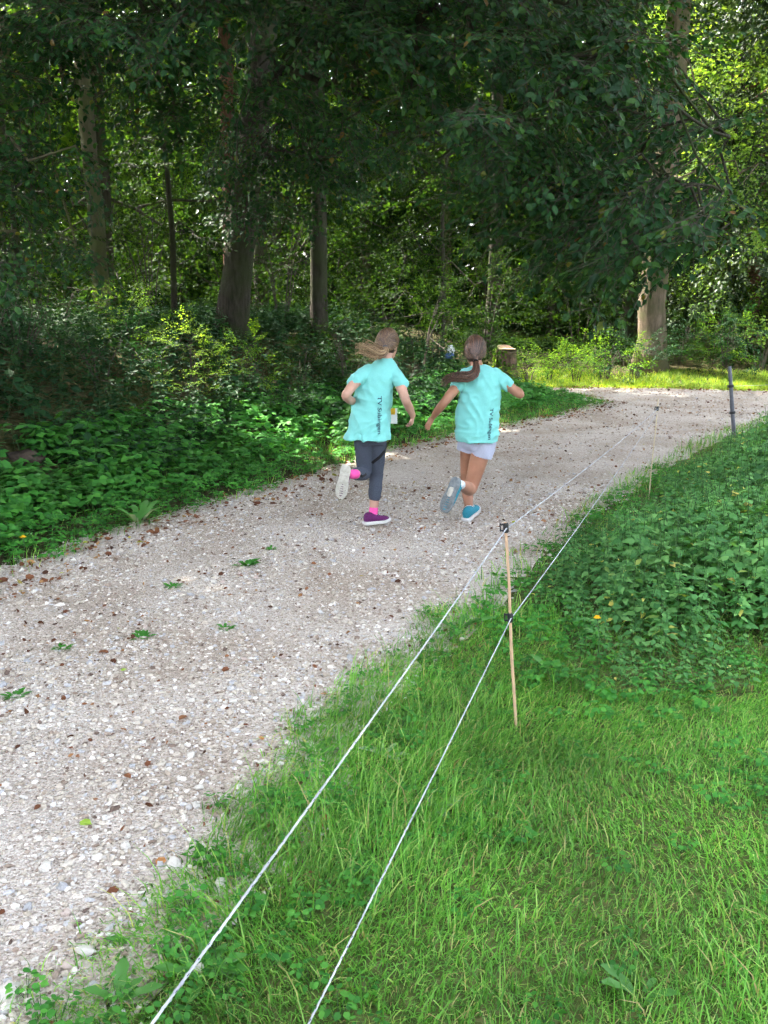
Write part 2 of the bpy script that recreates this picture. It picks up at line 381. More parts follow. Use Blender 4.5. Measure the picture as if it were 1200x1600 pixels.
# ------------------------------------------------------------------ leaves and sprays
LEAF6 = (np.array([[0, 0, 0], [.26, .29, .03], [.64, .27, .03], [1, 0, -.10], [.64, -.27, .03], [.26, -.29, .03], [.48, 0, -.035]]),
         np.array([[6, 0, 5], [6, 5, 4], [6, 4, 3], [6, 3, 2], [6, 2, 1], [6, 1, 0]]))
LEAF2 = (np.array([[0, 0, 0], [.46, .33, .05], [1, 0, -.06], [.46, -.33, .05]]), np.array([[0, 3, 2], [0, 2, 1]]))
LEAF4 = (np.array([[0, 0, 0], [.26, .29, .03], [.64, .27, .03], [1, 0, -.12], [.64, -.27, -.01], [.26, -.29, -.01]]), np.array([[0, 5, 1], [5, 4, 2], [5, 2, 1], [4, 3, 2]]))
def scatter_leaves(acc, P, D, Nn, S, leaf=LEAF6, width=1.0, m=0):
    """leaves at points P along D with face normal Nn and length S"""
    D = unit(D); W = unit(np.cross(Nn, D)); Nn = np.cross(D, W)
    T, F = leaf; k = len(T)
    S = np.asarray(S, float)[:, None, None]
    V = P[:, None, :] + S * (T[None, :, 0:1] * D[:, None, :] + width * T[None, :, 1:2] * W[:, None, :] + T[None, :, 2:3] * Nn[:, None, :])
    acc.add(V.reshape(-1, 3), (F[None] + (np.arange(len(P)) * k)[:, None, None]).reshape(-1, 3), m)

def spray_template(seed, L=0.8, leaf=0.075, sides=11, gap=0.75, flat=0.30, needle=False):
    """a flat beech-like spray along +x: leaf arrays and twig segments"""
    r = np.random.default_rng(seed); P, D, Nn, S, T = [], [], [], [], []
    def twig(a, d, l, rad, depth):
        n = max(2, int(l / (leaf * gap))); p = np.array(a, float); d = unit(d); s = 1
        for i in range(n):
            q = p + d * l / n
            d = unit(d + np.array([0, r.normal(0, .08), r.normal(-.05, .05)])); p = q; s = -s
            W = unit(np.cross([0, 0, 1.0], d)); ang = r.uniform(.5, 1.15)
            ld = unit(d * math.cos(ang) + s * W * math.sin(ang) + np.array([0, 0, r.normal(-.22, .25)]))
            P.append(p.copy()); D.append(ld); Nn.append(unit(np.array([0, 0, 1.0]) + r.normal(0, flat, 3))); S.append(leaf * r.uniform(.6, 1.25))
        T.append((np.array(a, float), P[-(n // 2) - 1] if n > 2 else p, rad)); T.append((T[-1][1], p, rad * .7))
        P.append(p); D.append(unit(d + r.normal(0, .2, 3))); Nn.append(unit(np.array([0, 0, 1.0]) + r.normal(0, flat, 3))); S.append(leaf * r.uniform(.7, 1.1))
    twig((0, 0, 0), (1, 0, 0), L, .006, 0)
    for i in range(sides):
        t = (i + .6) / sides; s = 1 if i % 2 else -1; ang = r.uniform(.6, 1.0)
        p = np.array([t * L * .95, r.normal(0, .01), -0.03 * t * t * L])
        twig(p, (math.cos(ang), s * math.sin(ang), r.normal(-.12, .15)), L * .5 * (1 - .55 * t) * r.uniform(.7, 1.2), .003, 1)
    return tuple(np.array(a) for a in (P, D, Nn, S)) + (tuple(np.array([t[i] for t in T]) for i in range(3)),)
BEECH = [spray_template(i, 0.85, 0.075, 11) for i in range(6)]
WOOD = [spray_template(20 + i, 0.95, 0.085, 10, gap=0.9, flat=.45) for i in range(5)]
HIGH = [spray_template(40 + i, 1.25, 0.31, 7, gap=0.8, flat=.5) for i in range(4)]
def add_sprays(acc, tm, pos, dirs, scale, rng, leaf=LEAF6, width=1.0, twigs=True, tw_mat=1, droop=0.0):
    for p, d, s in zip(pos, dirs, scale):
        P, D, Nn, S, T = tm[rng.integers(len(tm))]
        d = unit(d); up = unit(np.array([0, 0, 1.0]) + rng.normal(0, .25, 3)); w = unit(np.cross(up, d)); n = np.cross(d, w)
        B = np.stack([d, w, n])
        bend = lambda A: A + np.stack([0 * A[:, 0], 0 * A[:, 0], -droop * A[:, 0] ** 2], 1)
        scatter_leaves(acc, p + (bend(P) * s) @ B, D @ B, Nn @ B, S * s, leaf, width)
        if twigs:
            TA, TB, TR = T
            acc.add(*segs_tubes(p + (bend(TA) * s) @ B, p + (bend(TB) * s) @ B, TR * s, TR * s * .8), tw_mat)

def grow(nodes, targets, rng, step=0.55, r_tip=0.006, rmax=0.09, sag=0.06):
    """links every target to the nearest piece of wood; returns tube segments"""
    pos = [np.array(p, float) for p in nodes]; par = [-1] * len(pos); n0 = len(pos)
    T = np.asarray(targets, float); A = np.array(pos)
    order = np.argsort(np.min(np.linalg.norm(T[:, None] - A[None], axis=2), axis=1)); ends = []
    buf = np.zeros((n0 + len(T) * 14, 3)); buf[:n0] = A; n = n0
    for k in order:
        t = T[k]; d2 = ((buf[:n] - t) ** 2).sum(1) ; j = int(np.argmin(d2)); p0 = buf[j]; L = math.sqrt(d2[j]); m = min(12, max(1, int(L / step)))
        prev = j
        for i in range(1, m + 1):
            f = i / m; q = p0 + (t - p0) * f + np.array([0, 0, 1.0]) * (sag * L * math.sin(math.pi * f)) + (rng.normal(0, .05 * step, 3) if i < m else 0)
            buf[n] = q; par.append(prev); prev = n; n += 1
        ends.append(prev)
    w = np.zeros(n)
    for e in ends: w[e] += 1
    for i in range(n - 1, n0 - 1, -1): w[par[i]] += w[i]
    segs = []
    for i in range(n0, n):
        r1 = min(rmax, r_tip * math.sqrt(max(1, w[i]))); r0 = min(rmax, r_tip * math.sqrt(max(1, w[par[i]]))) if par[i] >= n0 else r1 * 1.2
        segs.append((buf[par[i]], buf[i], min(r0, r1 * 1.6), r1))
    return segs

def trunk_tube(pts, r0, r1, rng, n=14, flare=1.6, step=0.35):
    pts = np.asarray(pts, float); L = np.concatenate([[0], np.cumsum(np.linalg.norm(np.diff(pts, axis=0), axis=1))])
    k = max(6, int(L[-1] / step)); t = np.linspace(0, L[-1], k)
    P = np.stack([np.interp(t, L, pts[:, i]) for i in range(3)], 1)
    for _ in range(3): P[1:-1] = .25 * P[:-2] + .5 * P[1:-1] + .25 * P[2:]
    P[1:, :2] += rng.normal(0, r0 * .05, (k - 1, 2))
    rad = (r0 + (r1 - r0) * t / L[-1]) * (1 + (flare - 1) * np.exp(-t / 0.35)) * (1 + rng.normal(0, .02, k))
    V, F = tube(P, rad, n)
    a = np.tile(np.arange(n), k); ph = rng.uniform(0, 6, 3)
    c = np.repeat(P, n, 0); f = 1 + .06 * np.sin(a / n * 6.283 * 3 + ph[0] + np.repeat(t, n) * .5) + .04 * np.sin(a / n * 6.283 * 5 + ph[1] + np.repeat(t, n) * 1.3) + rng.normal(0, .015, n * k)
    V[:n * k] = c + (V[:n * k] - c) * f[:, None]
    return V, F, P

# places where sun reaches through the roof of leaves: (point, radius)
LIT = [((3.0, 19.3, .1), .75), ((4.2, 19.2, .1), .8), ((5.3, 18.95, .1), .8), ((6.5, 18.6, .1), .75), ((7.6, 18.7, .1), .75), ((8.8, 19.1, .1), .7), ((5.2, 19.7, .5), .5), ((3.6, 20.0, .5), .5), ((7.2, 20.0, .6), .5), ((-.5, 19.5, 3.0), .6), ((2.0, 21, 2.0), .6), ((8.6, 22.5, 3.5), 1.4), ((9.3, 23, 7), 1.5), ((-4, 17, 3), .5),
       ((5.55, 20.2, 2.0), .7), ((5.6, 20, 4.5), .6), ((2.3, 19.0, .4), .5),
       ((-2.2, 10.2, 1.2), .8), ((-2.8, 10.4, 1.6), .55), ((-1.3, 10.3, .8), .35), ((-3.3, 10.8, 2.0), .4), ((1.2, 12.6, .2), .5), ((0.6, 11.4, .2), .3), ((2.1, 14.0, .2), .5)]
LITP = np.array([a for a, _ in LIT]); LITR = np.array([b for _, b in LIT])
def not_blocking(P, extra=0.0):
    P = np.asarray(P, float); ok = np.ones(len(P), bool)
    for p, r in zip(LITP, LITR):
        d = P - p; t = d @ SUN_DIR; q = d - t[:, None] * SUN_DIR
        ok &= ~((t > 0.8) & (np.linalg.norm(q, axis=1) < r + extra))
    return ok

def make_tree(name, label, base, pts, r0, r1, bark, sets, leafmat, rng, limb_from=3.0, group=None, flare=1.5, rmax=0.09, ivy=None):
    """pts: trunk points relative to the base; sets: (templates, positions, dirs, scales, leaf shape, twigs)"""
    base = np.array([base[0], base[1], H1(*base[:2]) - 0.05])
    t = thing(name, label, 'tree', base, group)
    V, F, P = trunk_tube(pts, r0, r1, rng, flare=flare)
    acc = Acc(); acc.add(V, F); crown = Acc()
    nodes = P[P[:, 2] > limb_from]
    for tm, pos, dirs, sc, leaf, tw in sets:
        k = not_blocking(pos, .3); pos, dirs, sc = np.asarray(pos, float)[k] - base, np.asarray(dirs)[k], np.asarray(sc)[k]
        acc.add(*segs_tubes(*map(np.array, zip(*grow(nodes, pos, rng, rmax=rmax))), 5))
        add_sprays(crown, tm, pos, dirs, sc, rng, leaf, twigs=tw)
    acc.build('trunk', bark, t, smooth=True)
    crown.build('crown', [leafmat, M['twig']], t)
    return t
def crown_pts(rng, n, c, R, lo=-1.0, fill=0.55, down=.25):
    """points through an ellipsoid, denser to its outside, with outward drooping directions"""
    d = unit(rng.normal(0, 1, (n * 3, 3))); d = d[d[:, 2] > lo][:n]
    q = d * (rng.uniform(fill ** 3, 1, len(d)) ** (1 / 3.))[:, None]
    P = np.asarray(c) + q * np.asarray(R); D = unit(np.stack([d[:, 0], d[:, 1], d[:, 2] * .3 - down], 1) + rng.normal(0, .35, d.shape))
    return P, D

# ------------------------------------------------------------------ the trees with trunks in view
def overhang(rng, lobes):
    """drooping sprays: (picture x, y, half-width, half-height, nearest, farthest, how many)"""
    P = []
    for cx, cy, hw, hh, y0, y1, n in lobes:
        a = rng.uniform(0, 6.283, n); s = np.sqrt(rng.uniform(0, 1, n))
        for i in range(n): P.append(PX(cx + hw * s[i] * math.cos(a[i]), cy + hh * s[i] * math.sin(a[i]) - 55, rng.uniform(y0, y1)))
    return np.array(P)
def outward(P, c, rng, down=.45):
    d = P - np.asarray(c); d[:, 2] = 0; d = unit(d) + rng.normal(0, .45, d.shape); d[:, 2] = -down + rng.normal(0, .25, len(d)); return unit(d)

def high_set(rng, c, R, n, sc=1.0, lo=-.6):
    P, D = crown_pts(rng, n, c, R, lo); ok = not_blocking(P, .8); P, D = P[ok], D[ok]
    return (HIGH, P, D, rng.uniform(.8, 1.3, len(P)) * sc, LEAF2, False)

rng = np.random.default_rng(11)
# the leaning tree whose long limbs hang over the path
b2 = PX(358, 520, 13.0)[:2]; h2 = H1(*b2)
tp = [(0, 0, 0), (.20, 0, 1.0), (.20, 0, 1.7), (.46, -.05, 2.9), (.64, -.1, 4.2), (1.0, -.4, 7), (1.2, -.8, 11), (1.1, -.9, 15)]
P = overhang(rng, [(620, 20, 330, 110, 7.2, 10.5, 96), (520, 120, 140, 120, 8, 10.5, 36), (600, 60, 120, 60, 7, 9, 18),
                   (790, 150, 150, 120, 6.8, 10.0, 44), (810, 270, 70, 50, 7, 8.5, 8), (920, 110, 110, 130, 6.5, 9.0, 20),
                   (260, 40, 240, 90, 7.5, 10.5, 64), (590, 215, 70, 50, 8, 10, 8), (700, 280, 120, 60, 9.5, 12, 12), (300, 160, 60, 90, 9, 11, 9), (470, 260, 60, 60, 9.5, 11.5, 6),
                   ])
b3 = np.array([b2[0], b2[1], 0])
sets = [(BEECH, P, outward(P, b3, rng), rng.uniform(.75, 1.1, len(P)), LEAF6, True)]
P = overhang(rng, [(600, -180, 800, 110, 6.5, 10, 130)])
sets.append((BEECH, P, outward(P, b3, rng), rng.uniform(.75, 1.1, len(P)), LEAF2, False))
hp, hd = crown_pts(rng, 260, (b2[0] + 1.0, b2[1] - 3.0, 9.5), (5.5, 5.5, 3.6), -.7); ok = not_blocking(hp, .8); hp, hd = hp[ok], hd[ok]
sets.append((HIGH, hp, hd, rng.uniform(.8, 1.2, len(hp)), LEAF2, False))
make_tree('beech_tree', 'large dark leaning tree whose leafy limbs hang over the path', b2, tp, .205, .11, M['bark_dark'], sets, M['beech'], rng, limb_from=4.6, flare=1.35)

# straight mossy trunk on the left
b1 = PX(160, 470, 13.6)[:2]
P = overhang(rng, [(55, 330, 75, 120, 8.3, 11, 34), (50, 190, 75, 130, 8.5, 11, 34), (120, 410, 40, 40, 9, 10, 6), (225, 130, 55, 110, 8.5, 11, 18), (30, 60, 70, 110, 8.5, 11, 20), (140, 60, 60, 60, 9, 11, 10), (205, 330, 30, 60, 9, 11, 5), (-60, 250, 60, 200, 8, 10, 12)])
make_tree('mossy_tree', 'straight pale mossy trunk standing left of the leaning tree', b1, [(0, 0, 0), (-.02, 0, 2), (-.1, 0, 5), (-.1, 0, 10), (0, 0, 16)], .115, .07, M['bark_moss'],
          [(BEECH, P, outward(P, (b1[0], b1[1], 0), rng), rng.uniform(.7, 1.05, len(P)), LEAF6, True), high_set(rng, (b1[0] - .5, b1[1] - 2.0, 10), (4.2, 5.0, 4.5), 240)], M['beech'], rng, limb_from=3.2, flare=1.3)

# dark straight trunk behind the left runner
b4 = PX(497, 500, 14.2)[:2]
P = overhang(rng, [(470, 230, 90, 90, 11, 13, 26), (540, 300, 60, 60, 11.5, 13.5, 12), (430, 330, 60, 70, 11, 13, 10), (500, 420, 50, 60, 12, 13.4, 9), (385, 330, 50, 90, 10.5, 12.2, 9), (400, 210, 50, 80, 10.5, 12.2, 9)])
make_tree('dark_tree', 'slender dark upright trunk rising behind the left runner', b4, [(0, 0, 0), (.03, 0, 2), (.02, 0, 5), (.1, 0, 9), (.1, 0, 14)], .125, .07, M['bark_dark'],
          [(BEECH, P, outward(P, (b4[0], b4[1], 0), rng, .6), rng.uniform(.7, 1.0, len(P)), LEAF6, True), high_set(rng, (b4[0] + .5, b4[1] + .5, 9.5), (3.8, 3.4, 4.0), 190)], M['beech'], rng, limb_from=3.0, flare=1.3)

# reddish trunk behind the leaning one
b3_ = PX(364, 480, 19.0)[:2]
make_tree('pine_tree', 'straight reddish pine trunk just behind the leaning tree', b3_, [(0, 0, 0), (0, 0, 4), (.05, 0, 9), (0, 0, 15)], .15, .1, M['bark_red'],
          [high_set(rng, (b3_[0], b3_[1], 12.0), (2.6, 2.6, 3.4), 90)], M['spruce'], rng, limb_from=7)

# pale trunk at the bend of the path, ivy on it, with near branches hanging before it
b5 = PX(1018, 540, 20.3)[:2]
P = overhang(rng, [(1000, 150, 130, 90, 17, 20, 26), (1100, 330, 110, 90, 18.5, 20.0, 14), (900, 420, 90, 70, 18.5, 20, 14)])
t5 = make_tree('bend_tree', 'stout pale trunk at the bend of the path, half hidden by leaves', b5, [(0, 0, 0), (-.02, 0, 1.5), (.0, 0, 3), (.1, 0, 6), (.2, 0, 10), (.2, 0, 15)], .30, .16, M['bark_grey'],
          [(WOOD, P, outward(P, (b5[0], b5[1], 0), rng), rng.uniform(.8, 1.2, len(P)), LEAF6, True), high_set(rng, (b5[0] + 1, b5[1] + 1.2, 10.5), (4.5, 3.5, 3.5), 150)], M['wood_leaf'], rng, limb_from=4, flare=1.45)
n = 900; a = rng.uniform(0, 6.283, n); zz = rng.uniform(2.0, 7.5, n); rr = .30 + rng.uniform(0, .12, n)
acc = Acc(); Pv = np.stack([np.cos(a) * rr, np.sin(a) * rr, zz], 1); Nv = np.stack([np.cos(a), np.sin(a), 0 * a + .3], 1)
scatter_leaves(acc, Pv, np.stack([rng.normal(0, .5, n), rng.normal(0, .5, n), -np.ones(n)], 1), Nv + rng.normal(0, .35, (n, 3)), rng.uniform(.06, .11, n), LEAF6)
acc.build('ivy', [M['wood_leaf']], t5)

# hanging branches of a tree that stands to the right, outside the picture
br = np.array([6.4, 8.6])
P = overhang(rng, [(985, 370, 120, 80, 7.0, 8.8, 28), (1070, 300, 75, 90, 6.8, 8.6, 14), (950, 270, 100, 80, 7, 9, 16), (1105, 385, 45, 50, 6.8, 8.0, 8), (1000, 425, 60, 25, 7.0, 8.0, 5), (880, 340, 50, 60, 7.5, 9, 9),
                   (1020, 60, 50, 110, 7, 9, 6)])
make_tree('overhanging_tree', 'broad-leaved branches hanging in front of the pale trunk at the bend', br, [(0, 0, 0), (0, 0, 2), (-.1, 0, 5), (-.2, 0, 8), (-.2, 0, 12)], .2, .1, M['bark_dark'],
          [(BEECH, P, outward(P, (br[0], br[1], 0), rng), rng.uniform(.75, 1.15, len(P)), LEAF6, True), high_set(rng, (br[0] - 1, br[1], 9.0), (4.0, 4.0, 3.0), 60)], M['beech'], rng, limb_from=7.8, rmax=.012)

# thin saplings
def sapling(name, label, px, Y, top, r, lobes, mat=None):
    b = PX(px, 500, Y)[:2]
    P = overhang(rng, lobes)
    make_tree(name, label, b, [(0, 0, 0), (.05, 0, 1.5), (-.04, 0, 3.0), (top * .6, 0, 4.6), (top, 0, 6.5)], r, r * .35, M['bark_dark'],
              [(WOOD, P, outward(P, (b[0], b[1], 0), rng, .25), rng.uniform(.6, .9, len(P)), LEAF6, True)], mat or M['wood_leaf'], rng, limb_from=.9, flare=1.2, rmax=.03)
sapling('sapling', 'thin crooked sapling between the mossy trunk and leaning tree', 272, 13.5, -.15, .045, [(270, 330, 80, 130, 12.6, 14.2, 22), (250, 180, 70, 100, 12.6, 14.2, 14)])
sapling('sapling', 'thin sapling at the far left of the woodland edge', 30, 12.5, .2, .04, [(50, 380, 90, 110, 11.5, 13.2, 24), (20, 200, 60, 120, 11.5, 13, 14)])
sapling('sapling', 'slim leafy sapling to the left of the tree stump', 690, 17.5, .2, .045, [(690, 380, 90, 110, 16.5, 18.2, 30), (660, 240, 90, 90, 16.5, 18.2, 18)])

# ------------------------------------------------------------------ woodland behind: copies of a few trees, each a thing of its own
def proto_tree(seed, H, R, zc, n, leafmat, bark, sprays=WOOD, conifer=False, nhigh=60):
    rng = np.random.default_rng(seed)
    V, F, P = trunk_tube([(0, 0, 0), (rng.normal(0, .1), 0, H * .3), (rng.normal(0, .2), rng.normal(0, .2), H * .6), (rng.normal(0, .25), 0, H)], .12 + .004 * H, .03, rng, n=10, flare=1.4)
    acc = Acc(); acc.add(V, F); cr = Acc()
    if conifer:
        z = rng.uniform(1.0, H - .3, n); a = rng.uniform(0, 6.283, n); rad = (1 - z / H) * R * rng.uniform(.25, 1, n)
        pos = np.stack([np.cos(a) * rad, np.sin(a) * rad, z - rad * .25], 1); dr = np.stack([np.cos(a), np.sin(a), np.full(n, -.45)], 1)
        for p in pos[::2]: acc.add(*tube([[0, 0, p[2] + .35], p], [.02, .008], 4, cap=False))
    else:
        pos, dr = crown_pts(rng, n, (0, 0, zc), (R, R, zc - .6), -1, fill=.35)
        acc.add(*segs_tubes(*map(np.array, zip(*grow(P[P[:, 2] > 1.2], pos[::2], rng, step=.9, rmax=.05))), 4))
    add_sprays(cr, sprays, pos, dr, rng.uniform(.85, 1.4, n), rng, LEAF2, twigs=False, droop=.12)
    if nhigh:
        p2, d2 = crown_pts(rng, nhigh, (0, 0, H * .8), (R * .95, R * .95, H * .22), -1, fill=.2)
        add_sprays(cr, HIGH, p2, d2, rng.uniform(.8, 1.2, nhigh), rng, LEAF2, twigs=False)
    return acc.mesh('trunk', bark, True), cr.mesh('crown', [leafmat, M['twig']])
NEEDLE = [spray_template(70 + i, 1.2, 0.10, 12, gap=.45, flat=.9) for i in range(3)]
PROTO = [proto_tree(101, 11, 2.4, 4.6, 210, M['wood_leaf'], M['bark_dark']), proto_tree(102, 13, 2.8, 5.2, 260, M['wood_leaf'], M['bark_moss']),
         proto_tree(103, 9, 2.1, 4.0, 170, M['pale_leaf'], M['bark_dark'], nhigh=36), proto_tree(104, 10, 2.0, 4, 190, M['spruce'], M['bark_red'], NEEDLE, True, 0), proto_tree(105, 10.5, 2.4, 5.2, 230, M['bright_leaf'], M['bark_dark'], nhigh=0)]
rng = np.random.default_rng(23)
def place_tree(kind, x, y, label, group=None, sc=1.0, name=None):
    tm, cm = PROTO[kind]
    t = thing(name or ('spruce_tree' if kind == 3 else 'woodland_tree'), label, 'tree', (x, y, H1(x, y) - .05), group)
    t.rotation_euler = (0, 0, rng.uniform(0, 6.283)); t.scale = (sc, sc, sc * rng.uniform(.92, 1.1))
    link('trunk', tm, t); link('crown', cm, t)
    return t
pts = []
def free(x, y, dmin):
    return all((x - a) ** 2 + (y - b) ** 2 > dmin * dmin for a, b in pts)
for q in (b1, b2, b4, b3_, b5): pts.append(tuple(q))
tries = 0; placed = 0; spots_ = []
while placed < 46 and tries < 6000:
    tries += 1
    y = rng.uniform(16.5, 40); x = rng.uniform(-.5 * y - 2.0, .5 * y + 3)
    sd = float(forest_sd(np.array([x]), np.array([y]))[0])
    if sd < 3.2 or not free(x, y, 2.1 if y < 26 else 2.6): continue
    c = np.array([[x, y, z] for z in (3., 5., 7., 9., 11., 13.)])
    if not not_blocking(c, 2.3).all(): continue
    k = int(rng.choice([0, 1, 2, 3], p=[.33, .27, .22, .18])); pts.append((x, y)); placed += 1
    px, _ = proj(np.array([x, y, 3.0])); spots_.append((k, x, y, float(px)))
ZONE = [(115, 'at the far left edge'), (250, 'beyond the mossy trunk'), (345, 'left of the leaning trunk'), (440, 'beyond the leaning trunk'), (530, 'beyond the slender dark trunk'), (660, 'above the left runner'), (770, 'above the right runner'), (880, 'beyond the tree stump'), (985, 'left of the pale trunk'), (1085, 'right of the pale trunk'), (9999, 'at the far right edge')]
KIND = ['dark broad-leaved tree', 'tall mossy-stemmed tree', 'pale green tree', 'dark spruce']
by = {}
for s_ in spots_:
    by.setdefault((s_[0], next(z for lim, z in ZONE if s_[3] < lim)), []).append(s_)
for (k, z), lst in by.items():
    lst.sort(key=lambda s: s[2])
    for i, (k, x, y, px) in enumerate(lst):
        pre = '' if len(lst) == 1 else ['foremost ', 'second ', 'third ', 'fourth ', 'fifth ', 'sixth ', 'seventh ', 'eighth ', 'ninth ', 'tenth ', 'eleventh ', 'twelfth '][min(i, 11)]
        place_tree(k, x, y, pre + KIND[k] + ' in the wood ' + z, 'trees in the wood', rng.uniform(.85, 1.1) if y < 24 else rng.uniform(.95, 1.3))
place_tree(3, *PX(1175, 500, 23.0)[:2], 'drooping spruce at the right edge behind the bend', sc=1.1)
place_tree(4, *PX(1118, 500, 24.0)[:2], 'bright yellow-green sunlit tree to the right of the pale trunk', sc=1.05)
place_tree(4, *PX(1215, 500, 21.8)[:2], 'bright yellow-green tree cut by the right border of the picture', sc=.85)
for i, (x, y) in enumerate([(-1.45, 20.6), (-3.0, 22.8), (2.6, 23.0), (-5.6, 19.0), (6.3, 24.5)]):  # added trees whose high crowns keep the sun off the bend
    r2 = np.random.default_rng(340 + i); P, D = crown_pts(r2, 130, (x, y - .3, 4.2), (2.6, 2.4, 3.4), -.95)
    make_tree('shade_tree', ['full-crowned shade tree added straight behind the two runners', 'full-crowned shade tree added behind the left runner', 'full-crowned shade tree added behind the stump', 'full-crowned shade tree added behind the mossy trunk', 'full-crowned shade tree added behind the pale trunk at the bend'][i], (x, y), [(0, 0, 0), (.1, 0, 3), (0, .1, 8), (.1, 0, 15)], .17, .08, M['bark_dark'],
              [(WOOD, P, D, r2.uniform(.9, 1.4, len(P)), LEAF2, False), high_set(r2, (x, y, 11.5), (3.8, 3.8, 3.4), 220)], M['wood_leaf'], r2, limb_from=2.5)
    pts.append((x, y))
# the wood goes on to the left of the picture; these crowns shade the path
for i, (x, y) in enumerate([(-6.6, 7.4), (-8.6, 10.2), (-5.9, 3.2), (-9.5, 5.0), (-7.2, 14.2), (-10.5, 15.5), (-8.5, 0.0)]):
    r2 = np.random.default_rng(300 + i); P, D = crown_pts(r2, 60, (x - .3, y, 4.2), (2.2, 2.2, 2.2), -.8)
    make_tree('edge_tree', 'tall tree at the edge of the wood, left of the picture', (x, y), [(0, 0, 0), (.1, 0, 3), (0, .1, 7), (.1, 0, 14)], .16, .08, M['bark_dark'],
              [(WOOD, P, D, r2.uniform(.8, 1.2, len(P)), LEAF2, False), high_set(r2, (x, y, 10), (3.8, 3.8, 3.8), 330)], M['wood_leaf'], r2, limb_from=2.5, group='trees left of the picture')

# far wood that closes the view
acc = Acc(); r2 = np.random.default_rng(5); n = 44000
a = r2.uniform(-.72, .72, n); d = r2.uniform(41, 60, n); P = np.stack([np.sin(a) * d, np.cos(a) * d, np.abs(r2.normal(0, 6.5, n))], 1)
P[:, 2] = r2.uniform(0, 1, n) ** 1.15 * (16 + 2.5 * np.sin(a * 31) + 1.5 * np.sin(a * 67 + 1)) + .4
scatter_leaves(acc, P, r2.normal(0, 1, (n, 3)), np.array([0, -.5, 1.0]) + r2.normal(0, .5, (n, 3)), r2.uniform(.4, .95, n), LEAF2, 1.2)
for i in range(70):
    aa = r2.uniform(-.7, .7); dd = r2.uniform(41, 56); V, F = tube([(math.sin(aa) * dd, math.cos(aa) * dd, 0), (math.sin(aa) * dd + r2.normal(0, .3), math.cos(aa) * dd, 13)], [.2, .08], 6); acc.add(V, F, 1)
tag(acc.build('far_wood', [M['wood_leaf'], M['bark_dark']]), 'far trees closing the view at the back of the wood', 'wood', kind='stuff')

# ------------------------------------------------------------------ shrubs
def proto_shrub(seed, H, R, n, leafmat, leafsc=.8, tm=WOOD, leaf=LEAF6):
    rng = np.random.default_rng(seed); st = Acc(); fo = Acc()
    P, D = crown_pts(rng, n, (0, 0, H * .52), (R, R, H * .5), -1, fill=.3, down=.05)
    P[:, 2] = np.maximum(P[:, 2], .12); stems = []
    for i in range(6):
        a = rng.uniform(0, 6.283); e = np.array([math.cos(a) * R * .45, math.sin(a) * R * .45, H * rng.uniform(.55, .9)])
        pl = [np.array([math.cos(a) * .05, math.sin(a) * .05, -.05]), e * .45 + np.array([0, 0, H * .08]), e]; st.add(*tube(pl, [.014, .01, .005], 5)); stems += [pl[0] * .5 + pl[1] * .5, pl[1], (pl[1] + e) / 2, e]
    st.add(*segs_tubes(*map(np.array, zip(*grow(stems, P, rng, step=.3, r_tip=.0025, rmax=.01))), 3))
    D[:, 2] += .35
    add_sprays(fo, tm, P, D, rng.uniform(.45, .8, n) * leafsc, rng, leaf, twigs=False)
    return st.mesh('stem', M['twig']), fo.mesh('foliage', [leafmat, M['twig']])
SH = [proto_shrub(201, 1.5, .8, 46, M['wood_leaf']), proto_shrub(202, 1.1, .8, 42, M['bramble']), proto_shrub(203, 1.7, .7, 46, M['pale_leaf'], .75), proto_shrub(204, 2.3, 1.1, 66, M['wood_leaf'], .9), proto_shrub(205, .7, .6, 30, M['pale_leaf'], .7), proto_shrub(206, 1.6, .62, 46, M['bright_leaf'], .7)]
def shrub(kind, x, y, label, group=None, sc=1.0, name='shrub', cat='shrub'):
    t = thing(name, label, cat, (x, y, H1(x, y)), group); t.rotation_euler = (0, 0, rng.uniform(0, 6.283)); t.scale = (sc, sc, sc * rng.uniform(.9, 1.1))
    link('stem', SH[kind][0], t); link('foliage', SH[kind][1], t); return t
rng = np.random.default_rng(31)
def at(px, Y): return PX(px, 480, Y)[:2]
